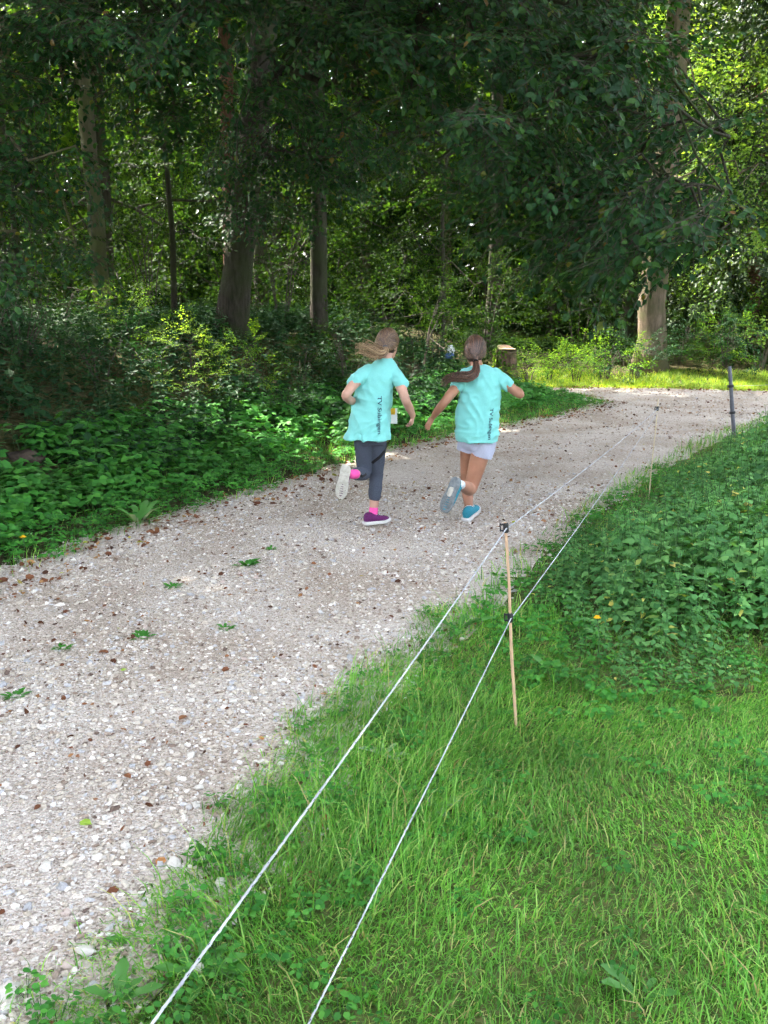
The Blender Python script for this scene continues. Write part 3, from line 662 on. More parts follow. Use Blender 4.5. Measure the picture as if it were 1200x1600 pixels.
for k, px, Y, sc, lab in [
    (5, 292, 10.3, .56, 'bright yellow-green sunlit shrub on the left bank'),
    (2, 205, 10.9, .48, 'leafy green shrub below the mossy trunk'),
    (0, 90, 10.6, .55, 'broad dark shrub at the left edge of the bank'),
    (1, 4, 9.9, .62, 'dark bush cut by the left border of the picture above the soil'),
    (1, 150, 9.6, .7, 'low dark bramble bush in front of the leafy shrub on the left'),
    (1, 30, 9.4, .7, 'low dark bramble bush at the far left above the bare soil'),
    (2, 385, 11.0, .5, 'pale leafy shrub right below the leaning trunk'),
    (0, 470, 12.0, .5, 'green shrub at the foot of the slender dark trunk'),
    (1, 440, 10.9, .5, 'low dark bush left of the left runner'),
    (0, 545, 12.6, .7, 'dark green bush directly behind the left runner'),
    (1, 620, 12.8, .75, 'dark low bush between the two runners'),
    (0, 655, 14.6, 1.05, 'green bush behind the gap between the runners'),
    (2, 685, 16.4, .8, 'light green shrub above the white and blue wrapper'),
    (3, 600, 16.8, .9, 'tall bushy shrub at the back between the runners'),
    (3, 440, 16.2, 1.0, 'tall bushy shrub behind the leaning tree'),
    (3, 235, 15.2, 1.0, 'tall bushy shrub behind the mossy trunk'),
    (3, 60, 14.6, 1.05, 'tall bushy shrub at the back left corner'),
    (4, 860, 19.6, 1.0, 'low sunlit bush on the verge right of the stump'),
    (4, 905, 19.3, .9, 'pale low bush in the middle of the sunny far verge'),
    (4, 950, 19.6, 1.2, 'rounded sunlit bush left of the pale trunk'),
    (1, 1000, 19.5, .9, 'dark low bush at the foot of the pale trunk'),
    (0, 1065, 20.6, .75, 'green bush right of the pale trunk'),
    (2, 1140, 20.0, .72, 'upright bright shrub behind the grey post'),
    (1, 1120, 20.4, .9, 'dark low bush under the upright bright shrub'),
    (1, 1195, 20.0, 1.0, 'dark bush at the right edge beyond the path'),
    (3, 760, 21.4, 1.0, 'dark tall shrub behind the stump'),
    (3, 905, 22.6, 1.1, 'dark tall shrub to the left behind the pale trunk'),
    (3, 1090, 23.2, 1.1, 'dark tall shrub to the right behind the pale trunk'),
    (3, 1210, 23.0, 1.1, 'dark tall shrub at the right edge behind the bend'),
    (4, 782, 18.5, .42, 'tiny pale bush hiding the foot of the stump'),
    (4, 806, 18.4, .38, 'tiny bush at the right foot of the stump'),
    (4, 830, 18.9, .8, 'small pale bush beside the stump'),
]:
    shrub(k, *at(px, Y), lab, sc=sc)

# ------------------------------------------------------------------ herbs: nettles on the right, ground elder and nettles on the left
def herb_template(seed, H, pairs, leaf, petiole=.025, lean=.08):
    r = np.random.default_rng(seed); P, D, Nn, S = [], [], [], []; a = r.uniform(0, 3.14); top = np.array([r.normal(0, lean), r.normal(0, lean), 1.0]) * H
    for i in range(pairs):
        t = .25 + .75 * i / (pairs - 1); a += 1.571 + r.normal(0, .15); f = (.7 + .5 * math.sin(math.pi * min(1, t * 1.05))) * (1 - .62 * max(0, t - .7) / .3)
        for s in (0, math.pi):
            d = np.array([math.cos(a + s), math.sin(a + s), r.normal(-.15, .2)]); P.append(top * t + d * petiole * f); D.append(d); Nn.append(np.array([0, 0, 1.0]) - .1 * d + r.normal(0, .22, 3)); S.append(leaf * f * r.uniform(.8, 1.2))
    return np.array(P), np.array(D), np.array(Nn), np.array(S), (np.zeros((1, 3)), top[None], np.array([.0028]))
def trifol_template(seed, H, n, leaf):
    r = np.random.default_rng(seed); P, D, Nn, S, T = [], [], [], [], []
    for i in range(n):
        a = i * 2.4 + r.normal(0, .3); h = H * r.uniform(.55, 1.05); e = np.array([math.cos(a) * H * .45 * r.uniform(.3, 1), math.sin(a) * H * .45 * r.uniform(.3, 1), h]); T.append((np.zeros(3), e, .0014))
        up = unit(np.array([0, 0, 1.0]) + r.normal(0, .25, 3) + .25 * np.array([math.cos(a), math.sin(a), 0]))
        for b in (-1.15, 0, 1.15):
            d = np.array([math.cos(a + b), math.sin(a + b), -.12 + r.normal(0, .12)]); P.append(e + d * .008); D.append(d); Nn.append(up + r.normal(0, .12, 3)); S.append(leaf * r.uniform(.75, 1.15))
    return np.array(P), np.array(D), np.array(Nn), np.array(S), tuple(np.array([t[i] for t in T]) for i in range(3))
LEAFN4 = (np.array([[0, 0, 0], [.22, .25, .02], [.55, .19, .02], [1, 0, -.16], [.55, -.19, -.01], [.22, -.25, -.01]]), LEAF4[1])
LEAFN = (np.array([[0, 0, 0], [.22, .25, .02], [.55, .19, .02], [1, 0, -.14], [.55, -.19, .02], [.22, -.25, .02], [.42, 0, -.035]]), LEAF6[1])
def plant_mass(name, label, cat, tms, pos, scale, mats, rng, leaf, width=1.0, stems=True, tilt=.12):
    acc = Acc()
    for p, s in zip(pos, scale):
        P, D, Nn, S, T = tms[rng.integers(len(tms))]; a = rng.uniform(0, 6.283); up = unit(np.array([0, 0, 1.0]) + rng.normal(0, tilt, 3)); d = unit(np.cross(np.array([math.sin(a), -math.cos(a), 0]), up)); w = np.cross(up, d); B = np.stack([d, w, up])
        scatter_leaves(acc, p + (P * s) @ B, D @ B, Nn @ B, S * s, leaf, width)
        if stems:
            TA, TB, TR = T; acc.add(*segs_tubes(p + TA @ B * s, p + TB @ B * s, TR * s, TR * s * .6), 1)
    return tag(acc.build(name, mats), label, cat, kind='stuff')
def sample(rng, n, x0, x1, y0, y1, cond):
    x, y = rng.uniform(x0, x1, n), rng.uniform(y0, y1, n); k = cond(x, y); x, y = x[k], y[k]
    return np.stack([x, y, hgt(x, y) - .01], 1)
M['stem_green'] = plain_mat('green_stem', (0.05, 0.11, 0.03), rough=.6, scale=30)
rng = np.random.default_rng(41)
NET = [herb_template(500 + i, .52, 9, .088) for i in range(6)]
NETS = np.array([PG(820, 905)[:2], PG(835, 1000)[:2], PG(885, 1050)[:2], PG(960, 1085)[:2], PG(1060, 1090)[:2], PG(1210, 1055)[:2], (3.6, 3.4), (9, 6), (14, 15.5), (8.6, 14.6), (6.0, 13.2), (4.5, 11.2), (3.45, 9.9), (2.45, 8.1), (1.7, 6.6)])
def net_cond(x, y):
    d = polydist(x, y, NETS, True); s = np.where(inpoly(x, y, NETS), d, -d); return s + .12 * wav(x, y, 5, .3) + .07 * wav(x, y, 13, 1.3) > .03
pos = sample(rng, 17500, .8, 10, 3.2, 15, lambda x, y: net_cond(x, y) & (x < .46 * y + 1.6) & (rng.uniform(0, 1, len(x)) < np.where(y < 6.5, 1.0, .6)))
d = polydist(pos[:, 0], pos[:, 1], NETS, True)
sc = (.30 + .65 * sstep(d / .9)) * rng.uniform(.75, 1.2, len(pos)) * (1 + .15 * wav(pos[:, 0], pos[:, 1], 2.2, 1))
pn = pos
plant_mass('nettle_patch', 'dense patch of dark green nettles right of the path', 'nettles', NET, pos, sc, [M['nettle'], M['stem_green']], rng, LEAFN4, 1.15)

def soil_gap(x, y):     # bare earth on the left bank
    c = PG(40, 742); return (((x - c[0]) / .5) ** 2 + ((y - c[1]) / .2) ** 2) > 1
TRI = [trifol_template(600 + i, .22, 7, .066) for i in range(6)]
pos = sample(rng, 16500, -5.5, 4.5, 2.5, 17.5, lambda x, y: (lambda s: (s > .0) & (s < 1.9) & (x > -.46 * y - .9))(forest_sd(x, y) + .12 * wav(x, y, 3.7, .8)) & soil_gap(x, y) & (rng.uniform(0, 1, len(x)) < np.where(y < 9, 1, .55)))
s_ = forest_sd(pos[:, 0], pos[:, 1]); sc = (.34 + .83 * sstep(s_ / 1.1)) * rng.uniform(.7, 1.25, len(pos))
plant_mass('verge_herbs', 'bright green low leafy herbs covering the left verge', 'ground cover', TRI, pos, sc, [M['herb'], M['stem_green']], rng, LEAF4, 1.1)
NET2 = [herb_template(520 + i, .62, 8, .12, lean=.15) for i in range(6)]
pos = sample(rng, 8500, -8, 5, 5, 19, lambda x, y: (lambda s: (s > 1.15) & (s < 6.5))(forest_sd(x, y) + .3 * wav(x, y, 2.1, .2)) & (x > -.46 * y - .9) & (x < 3.2) & soil_gap(x, y))
plant_mass('bank_undergrowth', 'dark green undergrowth of nettles and balsam on the left bank', 'undergrowth', NET2, pos, rng.uniform(.4, .9, len(pos)), [M['bramble'], M['stem_green']], rng, LEAF2, 1.0)
pos = sample(rng, 3500, 1.5, 14, 18.3, 26, lambda x, y: (lambda s: (s > 2.1) & (s < 7))(forest_sd(x, y) + .25 * wav(x, y, 2.1, .2)))
plant_mass('far_undergrowth', 'leafy undergrowth beyond the bend below the pale trunk', 'undergrowth', NET2, pos, rng.uniform(.4, .9, len(pos)) * (.45 + .55 * sstep((forest_sd(pos[:, 0], pos[:, 1]) - 1.9) / 1.6)), [M['wood_leaf'], M['stem_green']], rng, LEAF2, 1.2, stems=False)

pos = sample(rng, 1700, -.2, 3.2, 3.0, 9.0, lambda x, y: (lambda d: (d < .28) & (path_sd(x, y) < -.12))(polydist(x, y, NETS, True)) & (x < .45 * y + .3) & (x > .05))
k = (pos[:, 1] > 3.4) | (rng.uniform(0, 1, len(pos)) < .3)
plant_mass('edge_herbs', 'low broad herbs between the lawn, the stake and the nettles', 'weeds', TRI, pos[k], rng.uniform(.26, .5, k.sum()), [M['herb'], M['stem_green']], rng, LEAF6, 1.15)

# ------------------------------------------------------------------ grass
def grass(name, label, pos, rng, length, width, mat, seg=3, lean=.55):
    n = len(pos); x, y = pos[:, 0], pos[:, 1]
    flow = 2.2 * wav(x, y, 2.3, .5) + 1.5 * wav(x, y, 6.1, 1.7); a = flow + rng.normal(0, 1.1, n)
    L = length * rng.uniform(.5, 1.3, n) * (1 + .35 * wav(x, y, 3.1, 2.2)); b = np.abs(rng.normal(lean, .35, n)); f = np.stack([np.cos(a), np.sin(a), 0 * a], 1); tw = rng.uniform(0, 6.283, n)
    W = np.stack([np.cos(tw), np.sin(tw), 0 * tw], 1); rows = []
    for i in range(seg + 1):
        t = i / seg; th = b * t * 1.6
        c = pos + (L * t)[:, None] * (np.sin(th)[:, None] * f * .85 + np.cos(th * .8)[:, None] * np.array([0, 0, 1.0])); w = (width * (1 - t ** 1.6) * .5)[:, None] if np.ndim(width) else width * (1 - t ** 1.6) * .5
        rows += [c - W * w, c + W * w] if i < seg else [c]
    k = 2 * seg + 1; V = np.stack(rows, 1).reshape(-1, 3); T = []
    for i in range(seg - 1): T += [[2 * i, 2 * i + 1, 2 * i + 3], [2 * i, 2 * i + 3, 2 * i + 2]]
    T.append([2 * seg - 2, 2 * seg - 1, 2 * seg]); F = (np.array(T)[None] + (np.arange(n) * k)[:, None, None]).reshape(-1, 3)
    return tag(link(name, tri_mesh(name, V, F, mat)), label, 'grass', kind='stuff')
rng = np.random.default_rng(51)
def lawn(x, y):
    p = path_sd(x, y); e = p < -.02 + .0 * x; fr = rng.uniform(0, 1, len(x)); thin = (p > -.2) & (fr > .12 + 1.6 * np.clip(.1 - p, 0, 1) ** .8 * 2); return (p < .12) & ~thin & (forest_sd(x, y) < 0) & (x > -1.6)
pos = sample(rng, 265000, -1.2, 4.6, 1.2, 4.6, lambda x, y: lawn(x, y) & ((x < .45 * y + .35) | (rng.uniform(0, 1, len(x)) < .33)) & (x > -.45 * y - .2) & (~net_cond(x, y) | (rng.uniform(0, 1, len(x)) < .25)))
grass('grass', 'fresh green meadow grass beside the path in the foreground', pos, rng, .074, rng.uniform(.0026, .0056, len(pos)), M['grass'], 2, lean=.95)
k = rng.uniform(0, 1, len(pos)) < .07; k &= wav(pos[:, 0], pos[:, 1], 2.7, .9) > -.2
grass('tall_grass', 'taller loose grass blades sticking out of the meadow grass', pos[k], rng, .15, .0045, M['grass'], 3, lean=.6)
CLO = [trifol_template(640 + i, .065, 6, .019) for i in range(5)]
k = (rng.uniform(0, 1, len(pos)) < .0034 * (.3 + (wav(pos[:, 0], pos[:, 1], 3.3, 2.9) > .15) + 1.2 * (path_sd(pos[:, 0], pos[:, 1]) > -.45)))
plant_mass('meadow_weeds', 'small clover and buttercup leaves growing among the grass', 'weeds', CLO, pos[k], rng.uniform(.6, 1.25, k.sum()), [M['herb'], M['stem_green']], rng, LEAF4, 1.25)
pos = sample(rng, 42000, -.4, 8.5, 4.4, 15, lambda x, y: (path_sd(x, y) < 0) & (path_sd(x, y) > -1.3) & (forest_sd(x, y) < 0) & (~net_cond(x, y) | (rng.uniform(0, 1, len(x)) < .3)) & (x < .46 * y + .6))
grass('verge_grass', 'grass strip between the gravel and the nettles', pos, rng, .13, .0065, M['grass'], 2)
pos = sample(rng, 60000, -5, 5, 2, 18, lambda x, y: (lambda s: (s > -.02) & (s < 1.3))(forest_sd(x, y)) & (rng.uniform(0, 1, len(x)) < np.where(y > 9.5, 1, .35)) & (x > -.46 * y - .6) & soil_gap(x, y))
grass('left_verge_grass', 'grass growing along the left edge of the path', pos, rng, .14, .007, M['grass'], 2)
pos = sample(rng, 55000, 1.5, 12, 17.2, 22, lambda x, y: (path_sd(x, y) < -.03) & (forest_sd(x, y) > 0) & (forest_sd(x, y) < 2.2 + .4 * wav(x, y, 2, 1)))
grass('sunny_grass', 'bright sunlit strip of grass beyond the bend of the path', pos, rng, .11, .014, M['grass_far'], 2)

# ------------------------------------------------------------------ gravel
rng = np.random.default_rng(61)
STONE = [(0, (0.11, 0.075, 0.06)), (0.08, (0.27, 0.205, 0.16)), (0.25, (0.42, 0.37, 0.30)), (0.65, (0.56, 0.505, 0.43)), (0.76, (0.40, 0.40, 0.41)), (0.82, (0.47, 0.465, 0.46)), (0.88, (0.62, 0.575, 0.51)), (1, (0.76, 0.73, 0.68))]
M['stone'] = plain_mat('gravel_stone', (1, 1, 1), rough=.85, spec=.25, scale=90, vary=.16, island=STONE, bump=.3)
def stones(acc, rng, x, y, size, tmpl):
    V0, F0 = tmpl; n = len(x); k = len(V0)
    V = V0[None] * (1 + rng.uniform(-.30, .22, (n, k, 1)))
    S = size[:, None] * np.stack([rng.uniform(.8, 1.35, n), rng.uniform(.65, 1.0, n), rng.uniform(.42, .75, n)], 1); V = V * S[:, None, :]
    a, b = rng.uniform(0, 6.283, n), rng.normal(0, .3, n); ca, sa, cb, sb = np.cos(a), np.sin(a), np.cos(b), np.sin(b)
    X, Y_, Z = V[..., 0], V[..., 1], V[..., 2]; Y2, Z2 = Y_ * cb[:, None] - Z * sb[:, None], Y_ * sb[:, None] + Z * cb[:, None]
    V = np.stack([X * ca[:, None] - Y2 * sa[:, None] + x[:, None], X * sa[:, None] + Y2 * ca[:, None] + y[:, None], Z2 + (path_h(x, y) + S[:, 2] * rng.uniform(.0, .55, n))[:, None]], 2)
    acc.add(V.reshape(-1, 3), (F0[None] + (np.arange(n) * k)[:, None, None]).reshape(-1, 3))
def gs(n, x0, x1, y0, y1, marg=-.25):
    x, y = rng.uniform(x0, x1, n), rng.uniform(y0, y1, n); p = path_sd(x, y)
    tk = polydist(x, y, LEFT) / (polydist(x, y, LEFT) + polydist(x, y, RIGHT)); tr = np.exp(-((tk - .30 + .03 * wav(x, y, 1.3, .5)) / .085) ** 2) + np.exp(-((tk - .72 + .03 * wav(x, y, 1.5, 1.5)) / .085) ** 2)
    k = (p > marg) & (rng.uniform(0, 1, n) > .72 * tr * (.75 + .25 * wav(x, y, 3.1, .2))) & ((p > .0) | (rng.uniform(0, 1, n) < .3)) & (np.abs(x) < .44 * y + .5); return x[k], y[k]
acc = Acc()
x, y = gs(27000, -1.9, .5, 1.5, 4.2, -.25); stones(acc, rng, x, y, np.clip(rng.lognormal(math.log(.0056), .46, len(x)), .0028, .017), ICO1)
x, y = gs(44000, -3.2, 2.2, 4.2, 8.2); stones(acc, rng, x, y, np.clip(rng.lognormal(math.log(.0074), .42, len(x)), .005, .022), OCT)
x, y = gs(16000, -1.6, 8.5, 8.2, 18.6, -.1); stones(acc, rng, x, y, np.clip(rng.lognormal(math.log(.0105), .35, len(x)), .006, .03), OCT)
o = acc.build('gravel', M['stone']); tag(o, 'loose pale limestone gravel lying on the path', 'gravel', kind='stuff')
# larger stones that can be told apart, pieces of the path
BS = []
for i in range(10):
    V, F = ico(2); V = V * (1 + np.array([noise.noise(Vector(v) * 1.6 + Vector((i * 7, 0, 0))) for v in V])[:, None] * .55) * np.array([1.15, .85, .6]); BS.append((V, F))
SM = [plain_mat('stone_' + nme, c, rough=.85, spec=.25, scale=55, vary=.15, bump=.4) for nme, c in (('white', (.60, .565, .51)), ('cream', (.55, .48, .40)), ('grey', (.40, .40, .41)), ('pink', (.50, .41, .36)))]
BSM = [tri_mesh('stone', V, F, SM[i % 4], smooth=True) for i, (V, F) in enumerate(BS)]
spots = [(15, 1568, .026), (272, 1358, .021), (310, 1525, .018), (345, 1395, .02), (70, 1365, .019), (135, 1500, .02), (230, 495, 0)]
x, y = gs(900, -1.7, .4, 1.7, 5.6, -.3)
big = [(*PG(a, b)[:2], s) for a, b, s in spots if s] + [(x[i], y[i], rng.uniform(.011, .018)) for i in range(min(110, len(x)))]
for i, (a, b, s) in enumerate(big):
    o = link('stone', BSM[i % 10] if i >= 6 else BSM[(i * 4) % 8 // 4 * 4], gravel_path); o.location = (a, b, float(path_h(np.array([a]), np.array([b]))[0]) + s * .22); o.scale = (s, s, s); o.rotation_euler = (rng.normal(0, .2), rng.normal(0, .2), rng.uniform(0, 6.283))

# ------------------------------------------------------------------ fallen leaves
M['dead'] = leaf_mat('dead_leaf', [(0, (0.05, 0.022, 0.013)), (0.45, (0.13, 0.050, 0.025)), (0.8, (0.22, 0.095, 0.045)), (0.97, (0.33, 0.19, 0.08)), (1, (0.28, 0.34, 0.05))], trans=.12, rough=.7, spec=.2)
acc = Acc(); n = 75000; x, y = rng.uniform(-5, 8, n), rng.uniform(1.5, 18.5, n); p = path_sd(x, y); s = forest_sd(x, y)
pr = np.where((s > -.30) & (s < .10), .9, np.where(p > 0, .12 + .16 * (wav(x, y, 1.6, .3) > .1), np.where((p > -.3) & (s < 0), .16, .0)))
k = (rng.uniform(0, 1, n) < pr) & (np.abs(x) < .45 * y + .4); x, y = x[k], y[k]; n = len(x)
P = np.stack([x, y, path_h(x, y) + rng.uniform(.006, .02, n) + .02 * (forest_sd(x, y) > -.1)], 1); a = rng.uniform(0, 6.283, n); D = np.stack([np.cos(a), np.sin(a), rng.normal(0, .18, n)], 1)
scatter_leaves(acc, P, D, np.array([0, 0, 1.0]) + rng.normal(0, .65, (n, 3)), np.clip(rng.lognormal(math.log(.021), .4, n), .010, .05) * (1 + .5 * (forest_sd(x, y) > -.35)), LEAF6, .95)
tag(acc.build('fallen_leaves', M['dead']), 'brown fallen leaves scattered along the path and its left edge', 'leaves', kind='stuff')

# ------------------------------------------------------------------ the two runners
M['skin'] = plain_mat('skin_light', (0.47, 0.27, 0.20), rough=.5, spec=.35, scale=12, vary=.16)
M['skin_tan'] = plain_mat('skin_tanned', (0.36, 0.175, 0.11), rough=.5, spec=.35, scale=12, vary=.16)
M['shirt'] = plain_mat('turquoise_jersey', (0.185, 0.525, 0.495), rough=.9, spec=.15, scale=160, vary=.05, sheen=.15)
M['print'] = plain_mat('navy_print', (0.012, 0.03, 0.06), rough=.7, scale=90)
M['legging'] = plain_mat('grey_melange_legging', (0.056, 0.066, 0.090), rough=.85, spec=.2, scale=420, vary=.35)
M['black'] = plain_mat('black_fabric', (0.008, 0.008, 0.010), rough=.8, scale=90)
M['pink'] = plain_mat('pink_sock', (0.80, 0.10, 0.36), rough=.9, spec=.1, scale=200, vary=.1)
M['purple'] = plain_mat('purple_mesh_shoe', (0.095, 0.012, 0.085), rough=.75, scale=260, vary=.3)
M['whitesole'] = plain_mat('white_rubber', (0.60, 0.59, 0.58), rough=.6, scale=60, vary=.08)
M['beigesole'] = plain_mat('dusty_white_rubber', (0.42, 0.40, 0.35), rough=.85, scale=45, vary=.16)
M['greysole'] = plain_mat('grey_rubber', (0.17, 0.19, 0.20), rough=.85, scale=50, vary=.25)
M['teal'] = plain_mat('teal_mesh_shoe', (0.022, 0.20, 0.27), rough=.7, scale=240, vary=.3)
M['whitesock'] = plain_mat('pale_sock', (0.62, 0.66, 0.70), rough=.9, scale=200)
M['shorts'] = plain_mat('pale_lilac_cotton', (0.40, 0.42, 0.53), rough=.9, spec=.1, scale=120, vary=.06)
M['hair1'] = plain_mat('dark_blond_hair', (1, 1, 1), rough=.42, spec=.5, scale=30, vary=.15, island=[(0, (0.050, 0.026, 0.017)), (.5, (0.095, 0.051, 0.030)), (1, (0.22, 0.135, 0.075))])
M['hair1b'] = plain_mat('sun_bleached_hair', (1, 1, 1), rough=.42, spec=.5, scale=30, vary=.15, island=[(0, (0.08, 0.042, 0.025)), (.5, (0.27, 0.165, 0.09)), (1, (0.52, 0.37, 0.22))])
M['hair2'] = plain_mat('brown_hair', (1, 1, 1), rough=.4, spec=.55, scale=30, vary=.15, island=[(0, (0.020, 0.010, 0.008)), (.5, (0.062, 0.029, 0.019)), (1, (0.18, 0.09, 0.055))])
M['hairdark'] = plain_mat('hair_roots', (.045, .023, .015), rough=.5, scale=60, vary=.3)
M['eye'] = plain_mat('eye_white', (0.7, 0.7, 0.7), rough=.2); M['lip'] = plain_mat('lip', (0.42, 0.16, 0.14), rough=.5)
M['paper'] = plain_mat('white_paper', (0.74, 0.75, 0.74), rough=.7, scale=30, vary=.04); M['yellow'] = plain_mat('yellow_print', (0.75, 0.45, 0.03), rough=.7, scale=30)

def remesh(acc, voxel, smooth, post=None):
    V = np.concatenate(acc.V); F = np.concatenate(acc.F)
    me = tri_mesh('tmp', V, F, [M['skin']]); o = bpy.data.objects.new('tmp', me); COL.objects.link(o)
    md = o.modifiers.new('r', 'REMESH'); md.mode = 'VOXEL'; md.voxel_size = voxel
    sm = o.modifiers.new('s', 'SMOOTH'); sm.factor = .5; sm.iterations = smooth
    dg = bpy.context.evaluated_depsgraph_get(); ev = o.evaluated_get(dg); m2 = bpy.data.meshes.new_from_object(ev)
    n = len(m2.vertices); V = np.zeros(n * 3); m2.vertices.foreach_get('co', V); V = V.reshape(-1, 3); Nn = np.zeros(n * 3); m2.vertex_normals.foreach_get('vector', Nn); Nn = Nn.reshape(-1, 3)
    F = np.array([list(p.vertices) for p in m2.polygons if len(p.vertices) == 4])
    bpy.data.objects.remove(o); bpy.data.meshes.remove(me); bpy.data.meshes.remove(m2)
    if post is not None: V = V + Nn * post(V)[:, None]
    return V, F
def quad_obj(name, V, F, mat, parent, org): return link(name, tri_mesh(name, V - org, F, mat, smooth=True), parent)

def limb(acc, pts, radii, n=16):
    """rounded tapering limb through joints"""
    pts = np.asarray(pts, float); radii = np.asarray(radii, float); L = np.concatenate([[0], np.cumsum(np.linalg.norm(np.diff(pts, axis=0), axis=1))]); k = max(8, int(L[-1] / .012))
    t = np.linspace(0, L[-1], k); P = np.stack([np.interp(t, L, pts[:, i]) for i in range(3)], 1); R = np.interp(t, L, radii)
    for _ in range(4): P[1:-1] = .25 * P[:-2] + .5 * P[1:-1] + .25 * P[2:]; R[1:-1] = .25 * R[:-2] + .5 * R[1:-1] + .25 * R[2:]
    e = np.array([1, .87, .5, .05]); d0, d1 = unit(P[0] - P[1]), unit(P[-1] - P[-2]); off = np.array([0, .5, .87, 1])
    P = np.concatenate([[P[0] + d0 * R[0] * o for o in off[:0:-1]], P, [P[-1] + d1 * R[-1] * o for o in off[1:]]]); R = np.concatenate([R[0] * e[:0:-1], R, R[-1] * e[1:]])
    acc.add(*tube(P, R, n))
def blob(acc, c, ax, B=np.eye(3)):
    V, F = ico(3); acc.add(np.asarray(c) + (V * np.asarray(ax)) @ B, F)
def hand(acc, wrist, d, nrm, curl=.5, s=1.0, side=1):
    """palm, four fingers and a thumb; nrm points out of the palm"""
    d = unit(d); nrm = unit(nrm - d * np.dot(nrm, d)); w = np.cross(d, nrm) * side
    acc.add(*loft([(wrist + d * x * s, w * a * s, nrm * b * s) for x, a, b in ((-.012, .012, .011), (0, .019, .014), (.02, .025, .014), (.05, .030, .013), (.066, .029, .011), (.074, .018, .007))], 16))
    for off, ln in ((-.0225, .046), (-.0075, .056), (.0075, .051), (.0225, .040)):
        p = wrist + (d * .064 + w * off) * s; q = [p - d * .02 * s, p]; a = curl * .35
        for f in (.42, .32, .26):
            dd = d * math.cos(a) + nrm * math.sin(a) + w * off * 6.0; p = p + unit(dd) * ln * f * s; q.append(p); a += curl * .75
        limb(acc, q, np.array([.0062, .0068, .0062, .0056, .0050]) * s, 8)
    t0 = wrist + (d * .016 - w * .022) * s; t1 = t0 + (d * .022 - w * .016 + nrm * .008) * s; t2 = t1 + (d * .024 - w * .002 + nrm * .010) * s
    limb(acc, [t0 + w * .012 * s, t0, t1, t2], np.array([.010, .0095, .0075, .006]) * s, 8)
def head(acc, c, f, r, u, s=1.0):
    for_ = [(-.108, .014, .052, .018), (-.100, .026, .046, .03), (-.085, .043, .030, .052), (-.05, .057, .012, .078), (-.01, .067, .002, .089), (.03, .071, -.003, .092), (.062, .066, -.006, .085), (.085, .052, -.008, .068), (.100, .032, -.008, .044), (.107, .010, -.008, .014)]
    acc.add(*loft([(c + (u * h + f * fc) * s, r * hw * s, f * hd * s) for h, hw, fc, hd in for_], 28))
    limb(acc, [c + (f * .084 + u * .015) * s, c + (f * .098 - u * .02) * s], np.array([.007, .011]) * s, 8)
    blob(acc, c + (f * .078 - u * .058) * s, (.018 * s, .008 * s, .008 * s), np.stack([r, f, u]))
    for k in (-1, 1):
        blob(acc, c + (r * k * .071 - f * .008 - u * .012) * s, (.009 * s, .018 * s, .029 * s), np.stack([unit(r - f * .35 * k), f, u])); blob(acc, c + (r * k * .031 + f * .076 + u * .012) * s, (.018 * s, .012 * s, .008 * s), np.stack([r, f, u]))
def hair_tubes(acc, paths, r0, r1):
    for q in paths:
        n = len(q); acc.add(*tube(q, np.linspace(r0, r1, n), 4, cap=False))
def scalp(c, f, r, u, tie, rng, s=1.0, n=420):
    """combed strands lying on the skull from the hairline to the tie"""
    ax = np.array([.0735, .094, .0]) ; B = np.stack([r, f, u]); paths = []
    loc = (tie - c) @ B.T; td = unit(loc)
    for i in range(n):
        a = rng.uniform(-math.pi * .94, math.pi * .94)                  # round the hairline, 0 = forehead
        el = .72 * max(0.0, math.cos(a)) - .50 * max(0.0, -math.cos(a)) ** .8 - .10 * abs(math.sin(a)) + rng.uniform(-.04, .35 if rng.uniform() < .5 else .05)
        st = np.array([math.cos(el) * math.sin(a), math.cos(el) * math.cos(a), math.sin(el)]); q = []; md = unit(st * .55 + td * .5 + np.array([0, -.15, .75 * max(0, math.cos(a)) + .25]))
        for t in np.linspace(0, 1, 10):
            v = unit((1 - t) ** 2 * st + 2 * t * (1 - t) * md * 1.6 + t * t * td)
            h = v[2]; hw = .0735 * (1 - .10 * max(0, -h)); p = np.array([v[0] * hw * 1.03, v[1] * .096 - .004, h * .1085 + .002]) * s * (1.03 + rng.uniform(0, .004) + .03 * math.sin(math.pi * t) * rng.uniform(.3, 1))
            q.append(c + p @ B)
        q[-1] = tie + rng.normal(0, .004, 3); paths.append(np.array(q))
    return paths
